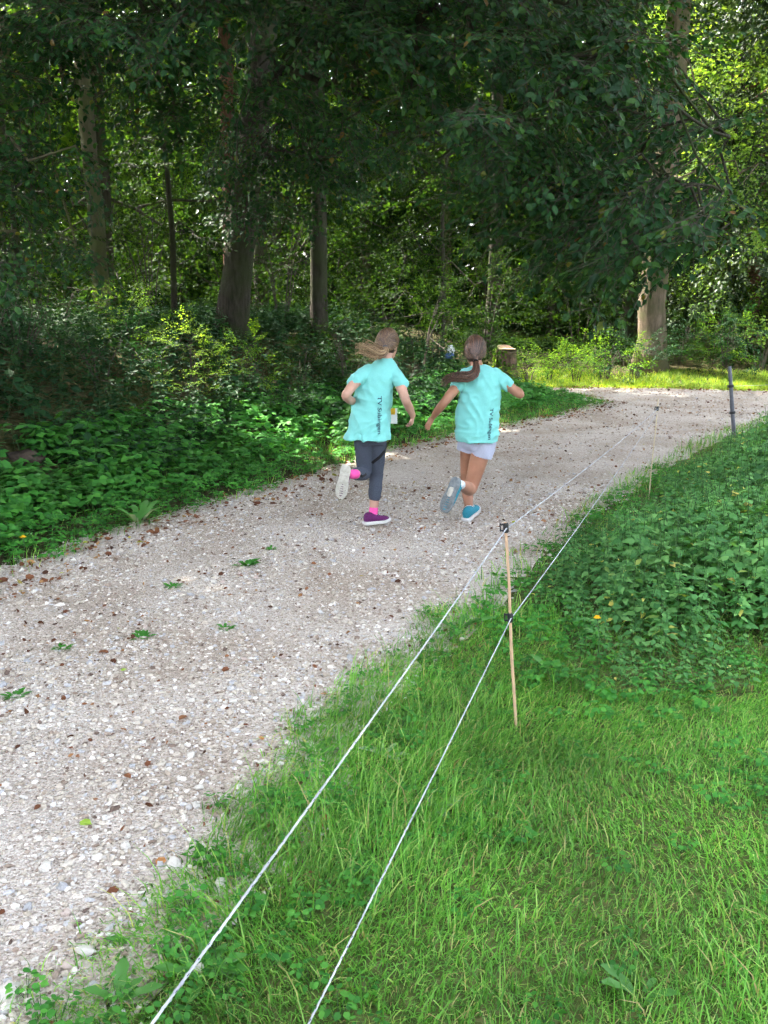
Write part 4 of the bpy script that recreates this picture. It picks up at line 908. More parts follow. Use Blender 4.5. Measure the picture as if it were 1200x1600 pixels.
def tail(guide, widths, rng, n=240, fan=None, wav_=.006, short=.35):
    g = np.asarray(guide, float); L = np.concatenate([[0], np.cumsum(np.linalg.norm(np.diff(g, axis=0), axis=1))]); t = np.linspace(0, L[-1], 26); G = np.stack([np.interp(t, L, g[:, i]) for i in range(3)], 1)
    for _ in range(5): G[1:-1] = .25 * G[:-2] + .5 * G[1:-1] + .25 * G[2:]
    W = np.interp(t / L[-1], np.linspace(0, 1, len(widths)), widths); tan = unit(np.gradient(G, axis=0)); a1 = unit(np.cross(tan, np.array([0, 1.0, 0.05]))); a2 = np.cross(tan, a1); out = []; LK = [(math.sqrt(q) * math.cos(q2), math.sqrt(q) * math.sin(q2)) for q, q2 in zip(rng.uniform(0, 1, 11), rng.uniform(0, 6.283, 11))]
    for i in range(n):
        lk = LK[i % len(LK)]; a, s = 0.0, 1.0; ph = rng.uniform(0, 6.283, 2); k = int(26 * rng.uniform(1 - short, 1)); tt = np.linspace(0, 1, 26)
        ox = lk[0] + rng.normal(0, .13) * (1 - .3 * tt) + ((fan[0] * tt * (lk[0] * 1.2 + rng.normal(0, .35))) if fan else 0) + (tt * tt * rng.normal(0, .8) if rng.uniform() < .08 else 0); oy = lk[1] + rng.normal(0, .13)
        q = G + a1 * (W * ox + wav_ * tt * np.sin(tt * 7 + ph[0]))[:, None] + a2 * (W * oy * .7 + wav_ * tt * np.sin(tt * 6 + ph[1]))[:, None]; out.append(q[:k:2])
    return out
HWX = [(-.066, .012), (-.06, .024), (-.045, .031), (-.02, .034), (.01, .032), (.04, .033), (.075, .039), (.11, .041), (.135, .037), (.155, .027), (.166, .014)]
def shoe(parent, org, pos, fwd, up, umat, smat, s=1.0, patch=None, laces=None):
    f = unit(fwd); up = unit(np.asarray(up, float) - f * np.dot(up, f)); w = np.cross(up, f); tr = lambda x, y, z: pos + (f * x + w * y + up * z) * s
    acc = Acc(); rings = [(-.062, .016, .004, .062), (-.054, .027, .002, .080), (-.03, .033, .0, .086), (0, .034, 0, .080), (.03, .035, 0, .070), (.06, .038, 0, .060), (.09, .041, 0, .050), (.12, .039, 0, .043), (.145, .030, 0, .036), (.160, .014, .002, .026)]
    acc.add(*loft([(tr(x, 0, (a + b) / 2), w * hw * s, up * (b - a) / 2 * s) for x, hw, a, b in rings], 24)); V, F = remesh(acc, .004, 4); sh = quad_obj('shoe', V, F, umat, parent, org)
    so = Acc(); xs = np.array([p[0] for p in HWX]); hw = np.array([p[1] for p in HWX]) * 1.06; ol = np.concatenate([np.stack([xs, hw], 1), np.stack([xs[::-1], -hw[::-1]], 1)]); n = len(ol); c = np.array([.05, 0])
    lay = [(0.014, 1.0), (.008, 1.05), (-.006, 1.05), (-.011, .98), (-.011, .5), (-.011, 0)]; V = np.concatenate([np.array([tr(*(c + (p - c) * k), z + (.012 * max(0, (p[0] - .1) / .06) if z < .2 else 0)) for p in ol]) for z, k in [(0.014, .0)] + lay]); m = len(lay) + 1; j = np.arange(n); j2 = (j + 1) % n
    F = np.concatenate([np.concatenate([np.stack([i * n + j, i * n + j2, (i + 1) * n + j2], 1), np.stack([i * n + j, (i + 1) * n + j2, (i + 1) * n + j], 1)]) for i in range(m - 1)]); so.add(V, F)
    for x in np.arange(-.05, .15, .016):      # tread bars
        h = np.interp(x, xs, hw) * .86; so.add(*loft([(tr(x, 0, -.0115 + .012 * max(0, (x - .1) / .06)), w * h * s, f * .0062 * s), (tr(x, 0, -.0128 + .012 * max(0, (x - .1) / .06)), w * h * .95 * s, f * .0050 * s)], 8))
    sob = so.build('sole', smat, sh, origin=org)
    if patch is not None:
        pa = Acc(); pa.add(*loft([(tr(.0, .002, -.012), w * .014 * s, up * .0055 * s), (tr(.02, .002, -.012), w * .02 * s, up * .0055 * s), (tr(.055, .002, -.012), w * .018 * s, up * .0055 * s), (tr(.065, .0, -.012), w * .01 * s, up * .0055 * s)], 12)); pa.build('sole_inlay', patch, sh, origin=org)
    if laces is not None:
        la = Acc()
        for i in range(4): x = .035 + .018 * i; z = np.interp(x, [.03, .06, .09, .12], [.071, .061, .051, .043]); la.add(*tube([tr(x, -.02, z - .008), tr(x, 0, z + .002), tr(x + .006, .02, z - .008)], .0025 * s, 5))
        la.build('lace', laces, sh, origin=org)
    return sh
def project_text(txt, top, bottom, up_sign, height, V, F, mat, parent, org):
    cu = bpy.data.curves.new('txt', 'FONT'); cu.body = txt; cu.size = 1.0; cu.resolution_u = 3; cu.offset = 0.012; o = bpy.data.objects.new('txt', cu); COL.objects.link(o)
    m = bpy.data.meshes.new_from_object(o.evaluated_get(bpy.context.evaluated_depsgraph_get())); bpy.data.objects.remove(o)
    bm = bmesh.new(); bm.from_mesh(m); bpy.data.meshes.remove(m); bmesh.ops.triangulate(bm, faces=bm.faces[:])
    for _ in range(2): bmesh.ops.subdivide_edges(bm, edges=[e for e in bm.edges if e.calc_length() > .12], cuts=1, use_grid_fill=True); bmesh.ops.triangulate(bm, faces=bm.faces[:])
    bm.verts.index_update(); T = np.array([v.co[:2] for v in bm.verts]); FF = [[v.index for v in f.verts] for f in bm.faces]; bm.free()
    Lx = T[:, 0].max() - T[:, 0].min(); al = np.asarray(bottom) - np.asarray(top); ln = np.linalg.norm(al); al = al / ln; upv = unit(np.cross(np.array([0, -1.0, 0]), al)) * up_sign
    bv = BVHTree.FromPolygons([Vector(v) for v in V], [tuple(f) for f in F]); out = []
    for x, y in T:
        q = np.asarray(top) + al * ((x - T[:, 0].min()) / Lx * ln) + upv * ((y - .25) * height); hit, nn, _, _ = bv.ray_cast(Vector((q[0], 5.0, q[2])), Vector((0, 1, 0)))
        out.append((np.array(hit) + np.array([0, -.003, 0])) if hit else q)
    me = bpy.data.meshes.new('lettering'); me.from_pydata([tuple(v - org) for v in out], [], FF); me.materials.append(mat); return link('lettering', me, parent)
def ribbon(name, pxs, Y0, width, V, F, mat, parent, org):
    """a strip lying on a surface, through picture points"""
    bv = BVHTree.FromPolygons([Vector(v) for v in V], [tuple(f) for f in F]); P = np.array([PX(a, b, Y0) for a, b in pxs]); t = np.linspace(0, len(P) - 1, 16); C = np.stack([np.interp(t, np.arange(len(P)), P[:, i]) for i in range(3)], 1); d = unit(np.gradient(C, axis=0)); nn = unit(np.cross(d, np.array([0, 1.0, 0]))); rows = []
    for c, w in zip(C, nn):
        for s in (-1, -.33, .33, 1):
            q = c + w * s * width / 2; hit = bv.ray_cast(Vector((q[0], 5.0, q[2])), Vector((0, 1, 0)))[0]; rows.append(np.array(hit) + np.array([0, -.003, 0]) if hit else None)
    for i in range(len(rows)):
        if rows[i] is None: rows[i] = next((rows[j] for j in sorted(range(len(rows)), key=lambda j: abs(j - i)) if rows[j] is not None))
    FF = [[4 * i + k, 4 * i + k + 1, 4 * i + k + 5, 4 * i + k + 4] for i in range(15) for k in range(3)]; return link(name, tri_mesh(name, np.array(rows) - org, np.array(FF), mat, smooth=True), parent)
def folds(c, seed, amp):
    """soft creases that run down and across the cloth"""
    def f(V):
        d = V - c; out = np.zeros(len(V))
        for i, v in enumerate(d):
            w = noise.noise(Vector((v[0] * 5, v[1] * 5, v[2] * 5 + seed))) * .9
            n1 = noise.noise(Vector((v[0] * 13 + v[2] * 4 + w, v[1] * 5, v[2] * 3.0 + seed * 5))); n2 = noise.noise(Vector((v[0] * 10 - v[2] * 15 + w, v[1] * 4, v[2] * 10 + v[0] * 9 + seed))); n3 = noise.noise(Vector((v[0] * 26 + w, v[1] * 8, v[2] * 17 + seed)))
            out[i] = amp * ((.28 - abs(n1)) * 1.9 + (.22 - abs(n2)) * 1.2 + .25 * n3)
        return out * np.clip((.25 - d[:, 2]) / .1, .25, 1)
    return f
def shirt_rings(rows, yaw):
    r = np.array([math.cos(yaw), -math.sin(yaw), 0]); f = np.array([math.sin(yaw), math.cos(yaw), 0]); out = []
    for xl, xr, y, Yc, hd in rows:
        a, b = PX(xl, y, Yc), PX(xr, y, Yc); out.append(((a + b) / 2, r * np.linalg.norm(b - a) / 2, f * hd))
    return out
def frame(yaw, tilt=0.0, pitch=0.0):
    f = np.array([math.sin(yaw) * math.cos(pitch), math.cos(yaw) * math.cos(pitch), math.sin(pitch)]); r = unit(np.cross(f, np.array([0, 0, 1.0]))); u = np.cross(r, f); c, s = math.cos(tilt), math.sin(tilt); return f, r * c - u * s, r * s + u * c

# ---- left runner: turquoise shirt, grey leggings
def runner_one():
    rng = np.random.default_rng(71); org = PG(586, 822); root = thing('person', 'girl running in turquoise shirt, grey leggings and purple shoes, hair tied back', 'person', org)
    f, r, u = frame(math.radians(30), math.radians(4), math.radians(-4)); hc = PX(605.5, 538, 6.56)
    J = lambda *a: PX(*a)
    b = Acc(); head(b, hc, f, r, u, .97)
    limb(b, [J(604, 552, 6.54), J(600, 575, 6.47)], [.043, .047])
    b.add(*loft(shirt_rings([(588, 612, 568, 6.48, .05), (574, 620, 578, 6.47, .07), (566, 614, 600, 6.46, .08), (560, 605, 640, 6.43, .08), (557, 601, 665, 6.41, .07), (560, 598, 684, 6.40, .06)], .3), 28))
    limb(b, [J(573, 581, 6.46), J(553, 600, 6.37), J(539, 618, 6.27), J(548, 626, 6.40), J(562, 630, 6.50)], [.042, .036, .031, .030, .021])
    hand(b, J(562, 630, 6.50), unit(J(580, 632, 6.62) - J(562, 630, 6.50)), np.array([.2, 0, -1.0]), 1.1, 1.0, 1)
    ra = [J(617, 583, 6.47), J(627, 605, 6.37), J(634, 626, 6.31), J(640, 638, 6.40), J(645, 649, 6.47)]
    limb(b, ra, [.042, .037, .031, .030, .021]); hand(b, ra[-1], unit(J(643, 664, 6.50) - ra[-1]), np.array([-.8, .2, .1]), 1.2, 1.0, 1)
    hipL, kneeL, ankL = J(567, 668, 6.39), J(569, 740, 6.44), J(551, 741, 6.14); hipR, kneeR, ankR = J(591, 668, 6.38), J(588, 742, 6.50), J(583, 806, 6.47)
    for h, k, a in ((hipL, kneeL, ankL), (hipR, kneeR, ankR)): limb(b, [h, (h + k) / 2, k, k * .7 + a * .3, k * .35 + a * .65, a], [.058, .046, .038, .040, .035, .027])
    V, F = remesh(b, .0053, 4); quad_obj('body', V, F, M['skin'], root, org)
    # leggings to the middle of the shin
    g = Acc(); g.add(*loft(shirt_rings([(556, 602, 650, 6.41, .07), (551, 605, 668, 6.40, .082), (552, 605, 684, 6.40, .082), (556, 602, 694, 6.40, .08)], .3), 28))
    for h, k, a, e in ((hipL, kneeL, ankL, .62), (hipR, kneeR, ankR, .52)):
        q = k + (a - k) * e; limb(g, [h, h * .55 + k * .45, k, k * .7 + q * .3, q], [.073, .062, .049, .050, .046]); 
    V, F = remesh(g, .006, 5, lambda V: .0012 * np.sin(V[:, 2] * 55 + 60 * V[:, 0])); lg = quad_obj('leggings', V, F, M['legging'], root, org)
    ribbon('stripe', [(607, 688), (603, 703), (593, 714), (581, 724)], 6.4, .021, V, F, M['black'], lg, org); ribbon('stripe', [(553, 724), (560, 732), (567, 738), (573, 737)], 6.4, .018, V, F, M['black'], lg, org)
    for h, k, a, e in ((hipL, kneeL, ankL, .72), (hipR, kneeR, ankR, .80)):
        s = Acc(); limb(s, [k + (a - k) * e, a + (a - k) * .04], [.0325, .0325]); V, F = remesh(s, .005, 3); quad_obj('sock', V, F, M['pink'], root, org)
    shoe(root, org, J(580, 820, 6.45) + np.array([0, 0, .018]), (.86, .50, -.01), (0, -.06, 1), M['purple'], M['whitesole'], .92, laces=M['whitesole'])
    shoe(root, org, J(538.5, 741.5, 6.08), unit(J(531, 778, 6.05) - J(541, 727, 6.08)), (.20, .97, .12), M['purple'], M['beigesole'], .95, laces=M['whitesole'])
    # shirt
    s = Acc(); s.add(*loft(shirt_rings([(591, 613, 559, 6.505, .052), (584, 617, 565, 6.50, .064), (573, 623, 574, 6.49, .082), (563, 621, 588, 6.47, .098), (555, 614, 606, 6.46, .104), (550, 612, 630, 6.44, .112), (546, 612, 655, 6.42, .118), (541, 611.5, 674, 6.41, .124), (536, 611, 685.5, 6.405, .128), (537.5, 609.5, 686.5, 6.405, .122), (546, 602, 672, 6.41, .10)], .28), 36))
    limb(s, [J(576, 580, 6.47), J(562, 590, 6.42), J(553, 597, 6.38)], [.052, .050, .047]); limb(s, [J(612, 580, 6.47), J(621, 590, 6.43), J(627, 599, 6.39)], [.054, .052, .049])
    V, F = remesh(s, .006, 4, folds(PX(585, 625, 6.44), 1.0, .014)); sh = quad_obj('shirt', V, F, M['shirt'], root, org)
    project_text('TV Subingen', PX(592.5, 618, 6.4), PX(592.5, 675, 6.4), 1, .040, V, F, M['print'], sh, org)
    # race bib on the front of the shirt, showing past her side
    c = PX(606, 650, 6.55); w = unit(np.array([.8, -.1, 0])); B = Acc(); B.add(*loft([(c + w * x + np.array([0, .012 * math.sin(x * 30), 0]), np.array([0, .003, 0]), np.array([0, 0, .055])) for x in np.linspace(-.07, .068, 9)], 4)); bib = B.build('race_bib', M['paper'], root, origin=org)
    B = Acc(); B.add(*loft([(c + w * x + np.array([0, .012 * math.sin(x * 30) - .003, .032]), np.array([0, .002, 0]), np.array([0, 0, .022])) for x in np.linspace(-.02, .052, 6)], 4)); B.build('bib_print', M['yellow'], bib, origin=org)
    # hair
    tie = PX(601.5, 542, 6.465); h = Acc(); hair_tubes(h, scalp(hc, f, r, u, tie, rng, .985), .0042, .0030); blob(h, hc + (-f * .012 + u * .014) * .97, (.0745, .087, .0985), np.stack([r, f, u])); h.M[-1][:] = 1; hr = h.build('hair', [M['hair1'], M['hairdark']], root, smooth=True, origin=org)
    t = Acc(); hair_tubes(t, tail([tie, PX(603, 549, 6.40), PX(598, 553.5, 6.375), PX(585, 550, 6.37), PX(570, 543, 6.37), PX(552, 543, 6.37)], [.008, .018, .026, .030, .030, .026], rng, 300, fan=(.5,)), .0020, .0007)
    hair_tubes(t, tail([tie, PX(603, 549, 6.42), PX(599, 556, 6.39), PX(585, 560, 6.37), PX(570, 559, 6.37)], [.006, .012, .015, .013, .010], rng, 70), .0018, .0006)
    hair_tubes(t, tail([tie, PX(600, 547, 6.40), PX(588, 541, 6.38), PX(574, 534, 6.38), PX(564, 532, 6.38)], [.006, .012, .014, .014, .012], rng, 70), .0018, .0006)
    t.build('ponytail', M['hair1b'], hr, smooth=True, origin=org)
    k = Acc(); a = np.linspace(0, 6.283, 14); ax = unit(PX(603, 549, 6.40) - tie); e1 = unit(np.cross(ax, [0, 0, 1.0])); e2 = np.cross(ax, e1); k.add(*tube([tie + ax * .006 + (e1 * math.cos(x) + e2 * math.sin(x)) * .012 for x in a], .005, 6)); k.build('hair_tie', M['legging'], hr, smooth=True, origin=org)
    for q in (-1, 1):
        e = Acc(); blob(e, hc + (r * q * .030 + f * .077 + u * .003) * .97, (.011, .011, .010)); e.build('eye', M['eye'], root, smooth=True, origin=org)
    e = Acc(); blob(e, hc + (f * .0845 - u * .058) * .97, (.019, .005, .006), np.stack([r, f, u])); e.build('lips', M['lip'], root, smooth=True, origin=org)
runner_one()

# ---- right runner: turquoise shirt, pale shorts, bare legs
def runner_two():
    rng = np.random.default_rng(73); org = PG(733, 815); root = thing('person', 'girl running in turquoise shirt, pale shorts and teal shoes, brown ponytail swinging', 'person', org)
    f, r, u = frame(math.radians(8), math.radians(3), math.radians(-4)); hc = PX(742, 549, 6.76); J = lambda *a: PX(*a); m = M['skin_tan']
    b = Acc(); head(b, hc, f, r, u, 1.0)
    limb(b, [J(743, 565, 6.74), J(747, 582, 6.70)], [.043, .048])
    b.add(*loft(shirt_rings([(738, 760, 574, 6.71, .05), (726, 774, 584, 6.70, .07), (724, 776, 605, 6.69, .08), (724, 772, 640, 6.66, .08), (722, 770, 670, 6.64, .09), (724, 770, 692, 6.64, .085)], .1), 28))
    la = [J(723, 592, 6.69), J(708, 611, 6.62), J(694, 629, 6.55), J(685, 640, 6.60), J(677, 651, 6.66)]; limb(b, la, [.043, .037, .032, .030, .020]); hand(b, la[-1], unit(J(665, 670, 6.67) - la[-1]), np.array([.6, .5, -.2]), .32, .98, 1)
    ra = [J(779, 591, 6.69), J(797, 605, 6.64), J(813, 617, 6.60), J(811, 612, 6.74), J(806, 607, 6.84)]; limb(b, ra, [.043, .037, .032, .030, .021]); hand(b, ra[-1], np.array([-.4, .9, .15]), np.array([-.9, -.3, -.2]), .9, .98, -1)
    hipL, kneeL, ankL = J(734, 682, 6.68), J(729, 749, 6.86), J(733, 800, 6.70); hipR, kneeR, ankR = J(758, 682, 6.62), J(735, 765, 6.66), J(719, 757, 6.34)
    limb(b, [hipL, (hipL + kneeL) / 2, kneeL, kneeL * .7 + ankL * .3, kneeL * .35 + ankL * .65, ankL], [.072, .060, .046, .048, .037, .028]); limb(b, [hipR, (hipR + kneeR) / 2, kneeR, kneeR * .7 + ankR * .3, kneeR * .35 + ankR * .65, ankR], [.076, .066, .048, .050, .040, .030])
    V, F = remesh(b, .0053, 4); quad_obj('body', V, F, m, root, org)
    g = Acc(); g.add(*loft(shirt_rings([(721, 772, 664, 6.65, .095), (717, 775, 682, 6.65, .09), (717, 775, 694, 6.65, .095), (724, 769, 702, 6.65, .08)], .1), 28))
    limb(g, [J(735, 684, 6.67), J(731, 702, 6.70)], [.085, .081]); limb(g, [J(757, 684, 6.63), J(754.5, 707, 6.63)], [.087, .083])
    V, F = remesh(g, .006, 3, lambda V: .003 * np.sin(V[:, 0] * 70 + V[:, 2] * 25)); cut = V[:, 2] > PX(745, 712, 6.6)[2] - .25 * (V[:, 0] - PX(745, 700, 6.6)[0]) - .005
    F = F[cut[F].all(1)]; quad_obj('shorts', V, F, M['shorts'], root, org)
    for k, a, e in ((kneeL, ankL, .86), (kneeR, ankR, .90)):
        s = Acc(); limb(s, [k + (a - k) * e, a + (a - k) * .04], [.0325, .0325]); V, F = remesh(s, .005, 3); quad_obj('sock', V, F, M['whitesock'], root, org)
    shoe(root, org, J(732, 809, 6.68) + np.array([0, 0, .008]), (.42, .88, .16), (0, -.16, 1), M['teal'], M['whitesole'], 1.08, laces=M['whitesole'])
    shoe(root, org, J(708, 762, 6.28), unit(J(691, 797, 6.24) - J(711, 749, 6.29)), (.62, .77, .2), M['teal'], M['greysole'], 1.06, patch=M['beigesole'], laces=M['whitesole'])
    s = Acc(); s.add(*loft(shirt_rings([(739, 760, 570, 6.71, .045), (731, 768, 574, 6.71, .062), (721, 780, 582, 6.70, .084), (719, 784, 596, 6.69, .100), (719, 783, 612, 6.68, .105), (715, 780, 634, 6.66, .112), (711.5, 778.5, 656, 6.65, .118), (711, 779, 674, 6.64, .124), (713, 778, 689, 6.635, .126), (714.5, 776.5, 690, 6.635, .120), (722, 770, 676, 6.64, .10)], .1), 36))
    limb(s, [J(728, 586, 6.70), J(720, 595, 6.66), J(714, 603, 6.64)], [.052, .048, .045]); limb(s, [J(773, 586, 6.70), J(785, 595, 6.67), J(793, 602, 6.65)], [.054, .051, .047])
    V, F = remesh(s, .006, 4, folds(PX(746, 630, 6.65), 3.7, .014)); sh = quad_obj('shirt', V, F, M['shirt'], root, org)
    project_text('TV Subingen', PX(766.5, 637, 6.6), PX(762.5, 685, 6.6), 1, .036, V, F, M['print'], sh, org)
    tie = PX(743.5, 564, 6.66); h = Acc(); hair_tubes(h, scalp(hc, f, r, u, tie, rng, 1.02, 460), .0044, .0032); blob(h, hc + (-f * .012 + u * .014), (.0770, .090, .1015), np.stack([r, f, u])); h.M[-1][:] = 1; hr = h.build('hair', [M['hair2'], M['hairdark']], root, smooth=True, origin=org)
    t = Acc(); hair_tubes(t, tail([tie, PX(745, 573, 6.60), PX(744, 584, 6.57), PX(733, 590, 6.555), PX(717, 588, 6.55), PX(702, 589, 6.55), PX(694, 596, 6.55), PX(691, 607, 6.55)], [.012, .026, .034, .036, .034, .028, .020], rng, 340), .0021, .0007); t.build('ponytail', M['hair2'], hr, smooth=True, origin=org)
    k = Acc(); ax = unit(PX(745, 573, 6.60) - tie); e1 = unit(np.cross(ax, [1.0, 0, 0])); e2 = np.cross(ax, e1); k.add(*tube([tie + ax * .008 + (e1 * math.cos(x) + e2 * math.sin(x)) * .015 for x in np.linspace(0, 6.283, 14)], .006, 6)); k.build('hair_tie', M['black'], hr, smooth=True, origin=org)
    for q in (-1, 1):
        e = Acc(); blob(e, hc + (r * q * .031 + f * .079 + u * .003), (.011, .011, .010)); e.build('eye', M['eye'], root, smooth=True, origin=org)
    e = Acc(); blob(e, hc + (f * .087 - u * .058), (.019, .005, .006), np.stack([r, f, u])); e.build('lips', M['lip'], root, smooth=True, origin=org)
runner_two()

# ------------------------------------------------------------------ rope fence
M['cane'] = plain_mat('weathered_cane', (0.50, 0.33, 0.21), rough=.7, scale=30, vary=.2, stretch=(8, 8, 1))
M['canepale'] = plain_mat('pale_cane', (0.55, 0.46, 0.30), rough=.7, scale=30, vary=.15)
M['clip'] = plain_mat('black_plastic', (0.012, 0.013, 0.016), rough=.45, spec=.5)
M['steel'] = plain_mat('grey_post', (0.10, 0.105, 0.13), rough=.5, spec=.5, scale=25, vary=.15)
M['rope_w'] = plain_mat('white_rope_yarn', (0.44, 0.46, 0.50), rough=.8, scale=9, vary=.3)
M['rope_d'] = plain_mat('dark_rope_yarn', (0.05, 0.055, 0.07), rough=.7, scale=300)
def clip(parent, org, c, ax, r, h=.018):
    ax = unit(ax); a = Acc(); a.add(*tube([c - ax * h, c - ax * h * .8, c + ax * h * .8, c + ax * h], [r * .9, r * 1.35, r * 1.35, r * .9], 12)); e = unit(np.cross(ax, [.35, .9, 0])) 
    for k in (-1, 1): a.add(*loft([(c + ax * k * h * .62 + e * r * 1.0, ax * .003, np.cross(ax, e) * r * .9), (c + ax * k * h * .62 + e * (r + .014), ax * .0035, np.cross(ax, e) * r * .8)], 8))
    a.add(*tube([c + e * (r + .013) - ax * h * .75, c + e * (r + .013) + ax * h * .9], .0028, 6)); a.build('clip', M['clip'], parent, origin=org)
def stake(name, label, base, top, r0, r1, mat, clips, clip_r):
    base, top = np.asarray(base, float), np.asarray(top, float); t = thing(name, label, 'fence post', base); a = Acc(); n = 9; rr = np.linspace(r0, r1, n) * (1 + .06 * np.sin(np.arange(n) * 2.1)); P = base + (top - base) * np.linspace(-.12, 1, n)[:, None] + np.stack([.002 * np.sin(np.arange(n) * 1.3), .002 * np.cos(np.arange(n)), 0 * np.arange(n)], 1)
    a.add(*tube(P, rr, 10)); a.build('shaft', mat, t, smooth=True, origin=base)
    for c in clips: clip(t, base, base + (top - base) * c, top - base, clip_r)
    return t
def rope(name, label, pts, r, dark=True, sagk=.004, cat='rope'):
    """three twisted yarns, one of them dark"""
    P = []; pts = [np.asarray(p, float) for p in pts]
    for a, b in zip(pts[:-1], pts[1:]):
        n = max(8, int(np.linalg.norm(b - a) / .014)); t = np.linspace(0, 1, n, endpoint=False)[:, None]; q = a + (b - a) * t; q[:, 2] -= sagk * np.linalg.norm(b - a) * 4 * (t * (1 - t))[:, 0]; P.append(q)
    P = np.concatenate(P + [pts[-1][None]]); d = unit(np.gradient(P, axis=0)); e1 = unit(np.cross(d, np.array([0, 0, 1.0]))); e2 = np.cross(d, e1); s = np.concatenate([[0], np.cumsum(np.linalg.norm(np.diff(P, axis=0), axis=1))]); A = Acc()
    for k in range(3):
        a = s / .030 * 6.283 + k * 2.094; A.add(*tube(P + (e1 * np.cos(a)[:, None] + e2 * np.sin(a)[:, None]) * r * (.52 if k < 2 or not dark else .66), r * (.60 if k < 2 or not dark else (.30 if dark == 1 else .42)), 5), 1 if (k == 2 and dark) else 0)
    if dark: A.add(*tube(P[::4], r * .8, 5), 0)
    o = A.build(name, [M['rope_w'], M['rope_d']], smooth=True); return tag(o, label, cat)
B1 = np.array([.495, 3.21, H1(.495, 3.21)]); T1 = PX(790, 816, 3.21); axis1 = T1 - B1
stake('fence_stake', 'thin wooden stake with two black clips nearest the camera', B1, T1, .0062, .0052, M['cane'], [.975, .555], .0075)
B2 = PG(1013, 782); T2 = PX(1029, 622, B2[1])
stake('fence_stake', 'slender pale cane stake standing at the edge of the nettles', B2, T2, .0048, .0040, M['canepale'], [.9], .008)
B3 = PG(1147, 684); T3 = PX(1140, 573, B3[1])
stake('fence_post', 'thick grey fence post by the bend of the path', B3, T3, .025, .022, M['steel'], [.36, .73], .026)
c1a, c1b, c2 = B1 + axis1 * .975 + np.array([0, -.014, 0]), B1 + axis1 * .555 + np.array([0, -.014, 0]), B2 + (T2 - B2) * .9 + np.array([0, -.013, 0])
n1 = np.array([-.26, .85, .80]); n1 = PX(222, 1600, .86); far1 = c1a + (n1 - c1a) * 1.7
n2 = PX(475, 1600, 1.24); far2 = c1b + (n2 - c1b) * 1.9
rope('fence_rope', 'upper white rope running along the fence beside the path', [far1, c1a, c2], .0024, dark=1)
rope('fence_rope', 'lower black-and-white rope running from the stake across the grass', [far2, c1b, c2 - np.array([0, 0, .03])], .0022, dark=2)
c3, c4 = B3 + (T3 - B3) * .73 + np.array([.03, 0, 0]), B3 + (T3 - B3) * .36 + np.array([.03, 0, 0])
rope('fence_wire', 'thin pale wire leading right from the grey post', [c3, c3 + np.array([5.0, 2.0, .06])], .0025, dark=False, cat='wire')

# ------------------------------------------------------------------ stump, wrapper, stone, flowers, weeds
M['cut'] = plain_mat('sawn_wood', (0.44, 0.33, 0.20), rough=.8, scale=20, vary=.2); M['blue'] = plain_mat('blue_plastic', (0.05, 0.11, 0.30), rough=.4, spec=.5, scale=40); M['white'] = plain_mat('white_plastic', (0.78, 0.80, 0.82), rough=.4, spec=.5, scale=40)
M['flower'] = plain_mat('yellow_petal', (0.85, 0.52, 0.01), rough=.6, scale=60); M['dock'] = leaf_mat('dock_leaf', [(0, (0.04, .16, .03)), (.6, (.075, .23, .045)), (1, (.13, .30, .07))], trans=.3, vary=.2); M['dockpale'] = leaf_mat('pale_underside', [(0, (.20, .30, .19)), (1, (.26, .36, .25))], trans=.3, vary=.1)
M['stumpbark'] = bark_mat('stump_bark', (0.06, .038, .026), (.20, .13, .09), moss=(.09, .10, .04))
q = PX(791, 560, 19.0); sb = np.array([q[0], q[1], H1(q[0], q[1]) - .03]); rng = np.random.default_rng(81)
t = thing('tree_stump', 'sawn-off brown tree stump at the wood edge right of the runners', 'stump', sb); zt = PX(791, 545, 19.0)[2] - sb[2]
V, F, P = trunk_tube([(0, 0, 0), (0, 0, zt * .5), (0, 0, zt)], .21, .20, rng, n=22, flare=1.25, step=.06); a = Acc(); a.add(V, F); a.build('bark', M['stumpbark'], t, smooth=False)
a = Acc(); ang = np.linspace(0, 6.283, 22, endpoint=False)
a.add(*loft([((0, 0, zt - .01), (.185, 0, 0), (0, .185, 0)), ((0, 0, zt + .006), (.188, 0, 0), (0, .188, 0)), ((0, 0, zt + .010), (.16, 0, 0), (0, .16, 0)), ((0, 0, zt + .007), (.12, 0, 0), (0, .12, 0)), ((0, 0, zt + .011), (.05, 0, 0), (0, .05, 0))], 22)); a.build('cut_face', M['cut'], t)
n = 160; al = rng.uniform(2.2, 4.6, n); zz = rng.uniform(.05, zt + .05, n); a = Acc(); scatter_leaves(a, np.stack([np.cos(al) * .25, np.sin(al) * .25, zz], 1), np.stack([rng.normal(0, .6, n), rng.normal(0, .6, n), -np.ones(n)], 1), np.stack([np.cos(al), np.sin(al), .4 + 0 * al], 1) + rng.normal(0, .3, (n, 3)), rng.uniform(.05, .09, n)); a.build('ivy', M['pale_leaf'], t)

q = PX(703, 551, 15.5); t = thing('plastic_wrapper', 'small crumpled white and blue wrapper caught in the bushes', 'litter', q)
def crumple(seed, ax, c):
    V, F = ico(3); k = np.array([1 + .55 * noise.noise(Vector(v) * 2.2 + Vector((seed, 0, 0))) - .3 * abs(noise.noise(Vector(v) * 4.5 + Vector((0, seed, 0)))) for v in V]); return V * k[:, None] * np.asarray(ax) + np.asarray(c), F
a = Acc(); a.add(*crumple(1.2, (.06, .035, .085), (.015, 0, .03))); a.build('top', M['white'], t); a = Acc(); a.add(*crumple(4.2, (.075, .04, .055), (-.005, -.02, -.05))); a.build('base', M['blue'], t)

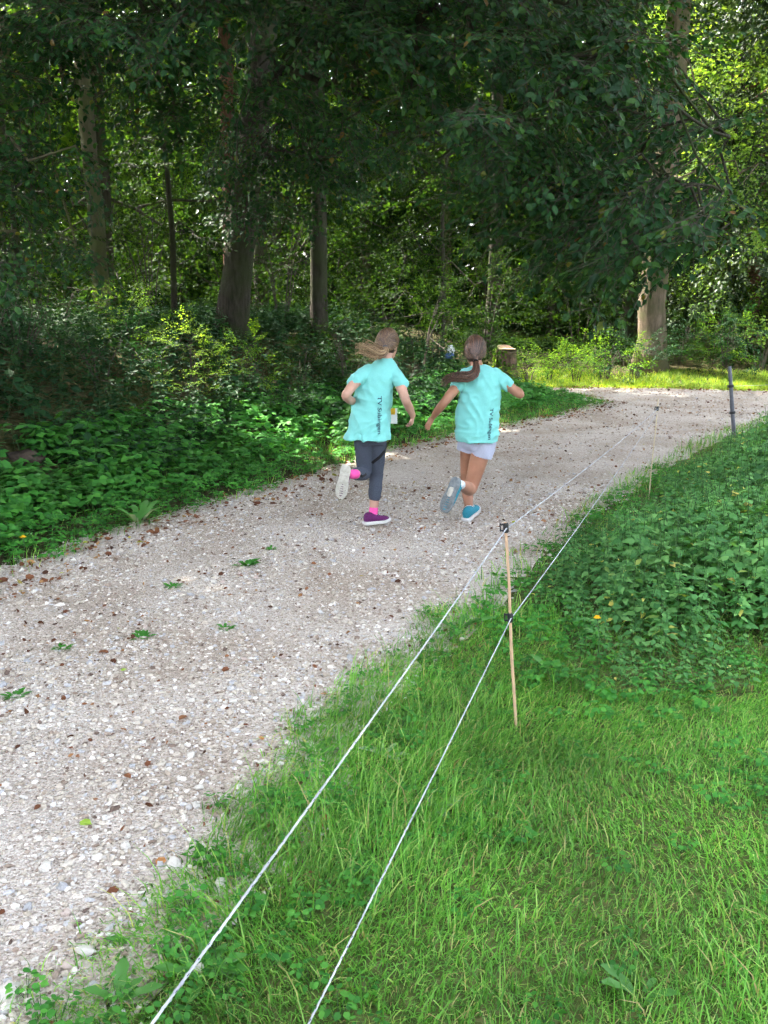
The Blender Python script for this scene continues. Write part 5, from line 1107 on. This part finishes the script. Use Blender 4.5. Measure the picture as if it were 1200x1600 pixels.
q = PG(42, 722); a = Acc(); V, F = ico(3); V = V * (1 + np.array([noise.noise(Vector(v) * 1.4 + Vector((3, 1, 0))) + .3 * noise.noise(Vector(v) * 4) for v in V])[:, None] * .45) * np.array([.15, .10, .07]); a.add(V, F); o = a.build('boulder', plain_mat('mossy_stone', (.065, .048, .036), rough=.95, scale=9, vary=.5, bump=1, detail=8)); o.location = q + np.array([0, 0, .03]); tag(o, 'brown earthy stone lying on the bare soil at the left', 'stone')

def rosette(name, label, base, n, L, wid, mat, rise=.5, cat='weed', seed=0, group=None, sc=1.0):
    """a weed of strap leaves, each leaf a bent strip"""
    r = np.random.default_rng(seed); t = thing(name, label, cat, base, group)
    for i in range(n):
        a = i * 2.4 + r.normal(0, .3); el = rise * r.uniform(.5, 1.35); l = L * r.uniform(.6, 1.15); d = np.array([math.cos(a), math.sin(a), 0]); w = np.array([-math.sin(a), math.cos(a), 0]); V = []
        for k in range(7):
            s = k / 6; th = el * (1 - .9 * s); c = d * l * s * math.cos(el * .6) + np.array([0, 0, l * (math.sin(el) * s - .45 * s * s * math.sin(el))]); ww = wid * l * (math.sin(math.pi * min(1, .12 + s * .88)) ** .8) * (.45 + .75 * s) * (1 + .18 * (-1) ** k); V += [c - w * ww + np.array([0, 0, ww * .25]), c, c + w * ww + np.array([0, 0, ww * .25])]
        F = []
        for k in range(6):
            for j in range(2): b = 3 * k + j; F += [[b, b + 1, b + 4], [b, b + 4, b + 3]]
        link('leaf', tri_mesh('leaf', np.array(V), np.array(F), mat if not isinstance(mat, list) else mat[i % len(mat)], smooth=True), t)
    return t
rosette('dock_plant', 'upright dock plant with a pale leaf at the left path edge', PG(218, 822), 9, .34, .10, [M['dock'], M['dock'], M['dockpale']], 1.15, 'plant', 1)
rosette('dandelion_plant', 'dandelion rosette with a large upright leaf at the bottom left', PG(185, 1568), 5, .115, .16, M['dock'], .9, 'weed', 2)
rosette('dandelion_plant', 'weed rosette on the gravel just above the upright leaf', PG(222, 1480), 7, .10, .15, M['dock'], .6, 'weed', 3)
rosette('dandelion_plant', 'broad-leaved weed under the upper rope near the bottom', PG(318, 1530), 7, .12, .14, M['dock'], .7, 'weed', 4)
rosette('plantain_plant', 'weed with broad oval leaves beside the rope halfway down', PG(458, 1255), 6, .13, .17, M['dock'], .5, 'weed', 5)
rosette('plantain_plant', 'broad-leaved weed at the grass edge left of the rope', PG(492, 1180), 6, .11, .18, M['dock'], .5, 'weed', 6)
rosette('plantain_plant', 'small three-leaved weed on the gravel near the orange leaf', PG(325, 1352), 4, .06, .24, M['dock'], .35, 'weed', 7)
rosette('dock_plant', 'large leaf arching out of the grass right of the stake', PG(868, 1062), 4, .22, .11, M['dock'], .7, 'weed', 8)
rosette('dandelion_plant', 'dandelion leaves in the lawn at the bottom right corner', PG(1000, 1560), 5, .11, .15, M['dock'], .8, 'weed', 9)
rosette('dandelion_plant', 'pale weed rosette between the two ropes', PG(600, 1182), 7, .10, .16, M['dockpale'], .6, 'weed', 10)
rosette('dandelion_plant', 'small rosette just right of the lower rope', PG(682, 1260), 6, .09, .2, M['dockpale'], .5, 'weed', 11)
rosette('dock_plant', 'broad grass-edge leaves between the stake and the gravel', PG(715, 985), 6, .20, .12, M['dock'], .7, 'weed', 12)
for i, (a, b, s, lab) in enumerate([(386, 886, .12, 'largest green weed tuft in the middle of the path'), (270, 919, .07, 'small weed tuft on the path left of the largest one'), (222, 1000, .08, 'weed tuft on the path below the small one'),
                                    (352, 985, .06, 'tiny weed tuft in the middle of the gravel'), (98, 1016, .06, 'weed tuft near the left edge of the picture'), (422, 860, .06, 'tiny weed tuft above the largest tuft on the path'), (25, 1092, .07, 'flat weed tuft at the left picture border'),
                                    (318, 1345, .07, 'weed tuft among the coarse stones at the lower left'), (745, 706, .10, 'faint weed tuft on the path behind the right runner')]):
    rosette('weed_tuft', lab, PG(a, b), 22, s * .95, .15, M['herb'], .7, 'weed', 20 + i)
M['leaf_green'] = leaf_mat('fresh_fallen_leaf', [(0, (.22, .36, .04)), (1, (.26, .40, .05))], trans=.2); M['leaf_orange'] = leaf_mat('orange_fallen_leaf', [(0, (.42, .19, .06)), (1, (.45, .2, .06))], trans=.1)
for px, py, mat, L, lab in [(125, 1292, 'leaf_green', .045, 'yellow-green fallen leaf on the gravel at the left'), (246, 1361, 'leaf_orange', .042, 'orange-brown fallen leaf beside the white stone'), (189, 1054, 'leaf_green', .03, 'small yellow leaf on the gravel in the middle'), (512, 1090, 'leaf_orange', .035, 'orange fallen leaf at the grass edge of the path'), (410, 1163, 'leaf_orange', .032, 'orange-brown leaf on the gravel near the grass')]:
    p = PG(px, py); a = Acc(); scatter_leaves(a, np.zeros((1, 3)), np.array([[1, .3, .1]]), np.array([[.1, -.2, 1.0]]), [L], LEAF6, 1.1); o = a.build('fallen_leaf', M[mat]); o.location = p + np.array([0, 0, .018]); o.rotation_euler = (0, 0, px); tag(o, lab, 'leaf')
def flower(label, px, py, lift, Y=None, r=.022):
    g = PG(px, py + lift); top = PX(px, py, g[1]); t = thing('dandelion_flower', label, 'flower', g); a = Acc(); a.add(*tube([np.zeros(3), (top - g) * .6 + np.array([.01, 0, 0]), top - g], .0022, 6)); a.build('stem', M['stem_green'], t)
    a = Acc()
    for k, (rr, h, n) in enumerate(((r, .002, 16), (r * .75, .006, 13), (r * .45, .010, 9))):
        an = np.linspace(0, 6.283, n, endpoint=False) + k; D = np.stack([np.cos(an), np.sin(an) , .15 + .35 * k + 0 * an], 1); scatter_leaves(a, np.tile(top - g, (n, 1)) + np.array([0, 0, h]), D, np.array([0, 0, 1.0]) + 0 * D, np.full(n, rr), LEAF6, .55)
    a.build('petals', M['flower'], t)
flower('yellow dandelion flower in the herbs at the left edge', 36, 840, 35); flower('yellow flower among the nettles to the right of the stake', 933, 966, 75, r=.018)
for i, (x0, y0, x1, y1, lab) in enumerate([(1112, 735, 1128, 703, 'dry brown stalk leaning out of the nettles by the grey post')]):
    g = PG(x0, y0); e = PX(x1, y1, g[1] + .15); a = Acc(); a.add(*tube([np.zeros(3), (e - g) * .5 + np.array([.015, 0, .01]), e - g], [.006, .005, .003], 6)); o = a.build('dry_stalk', M['cane']); o.location = g; tag(o, lab, 'stalk')
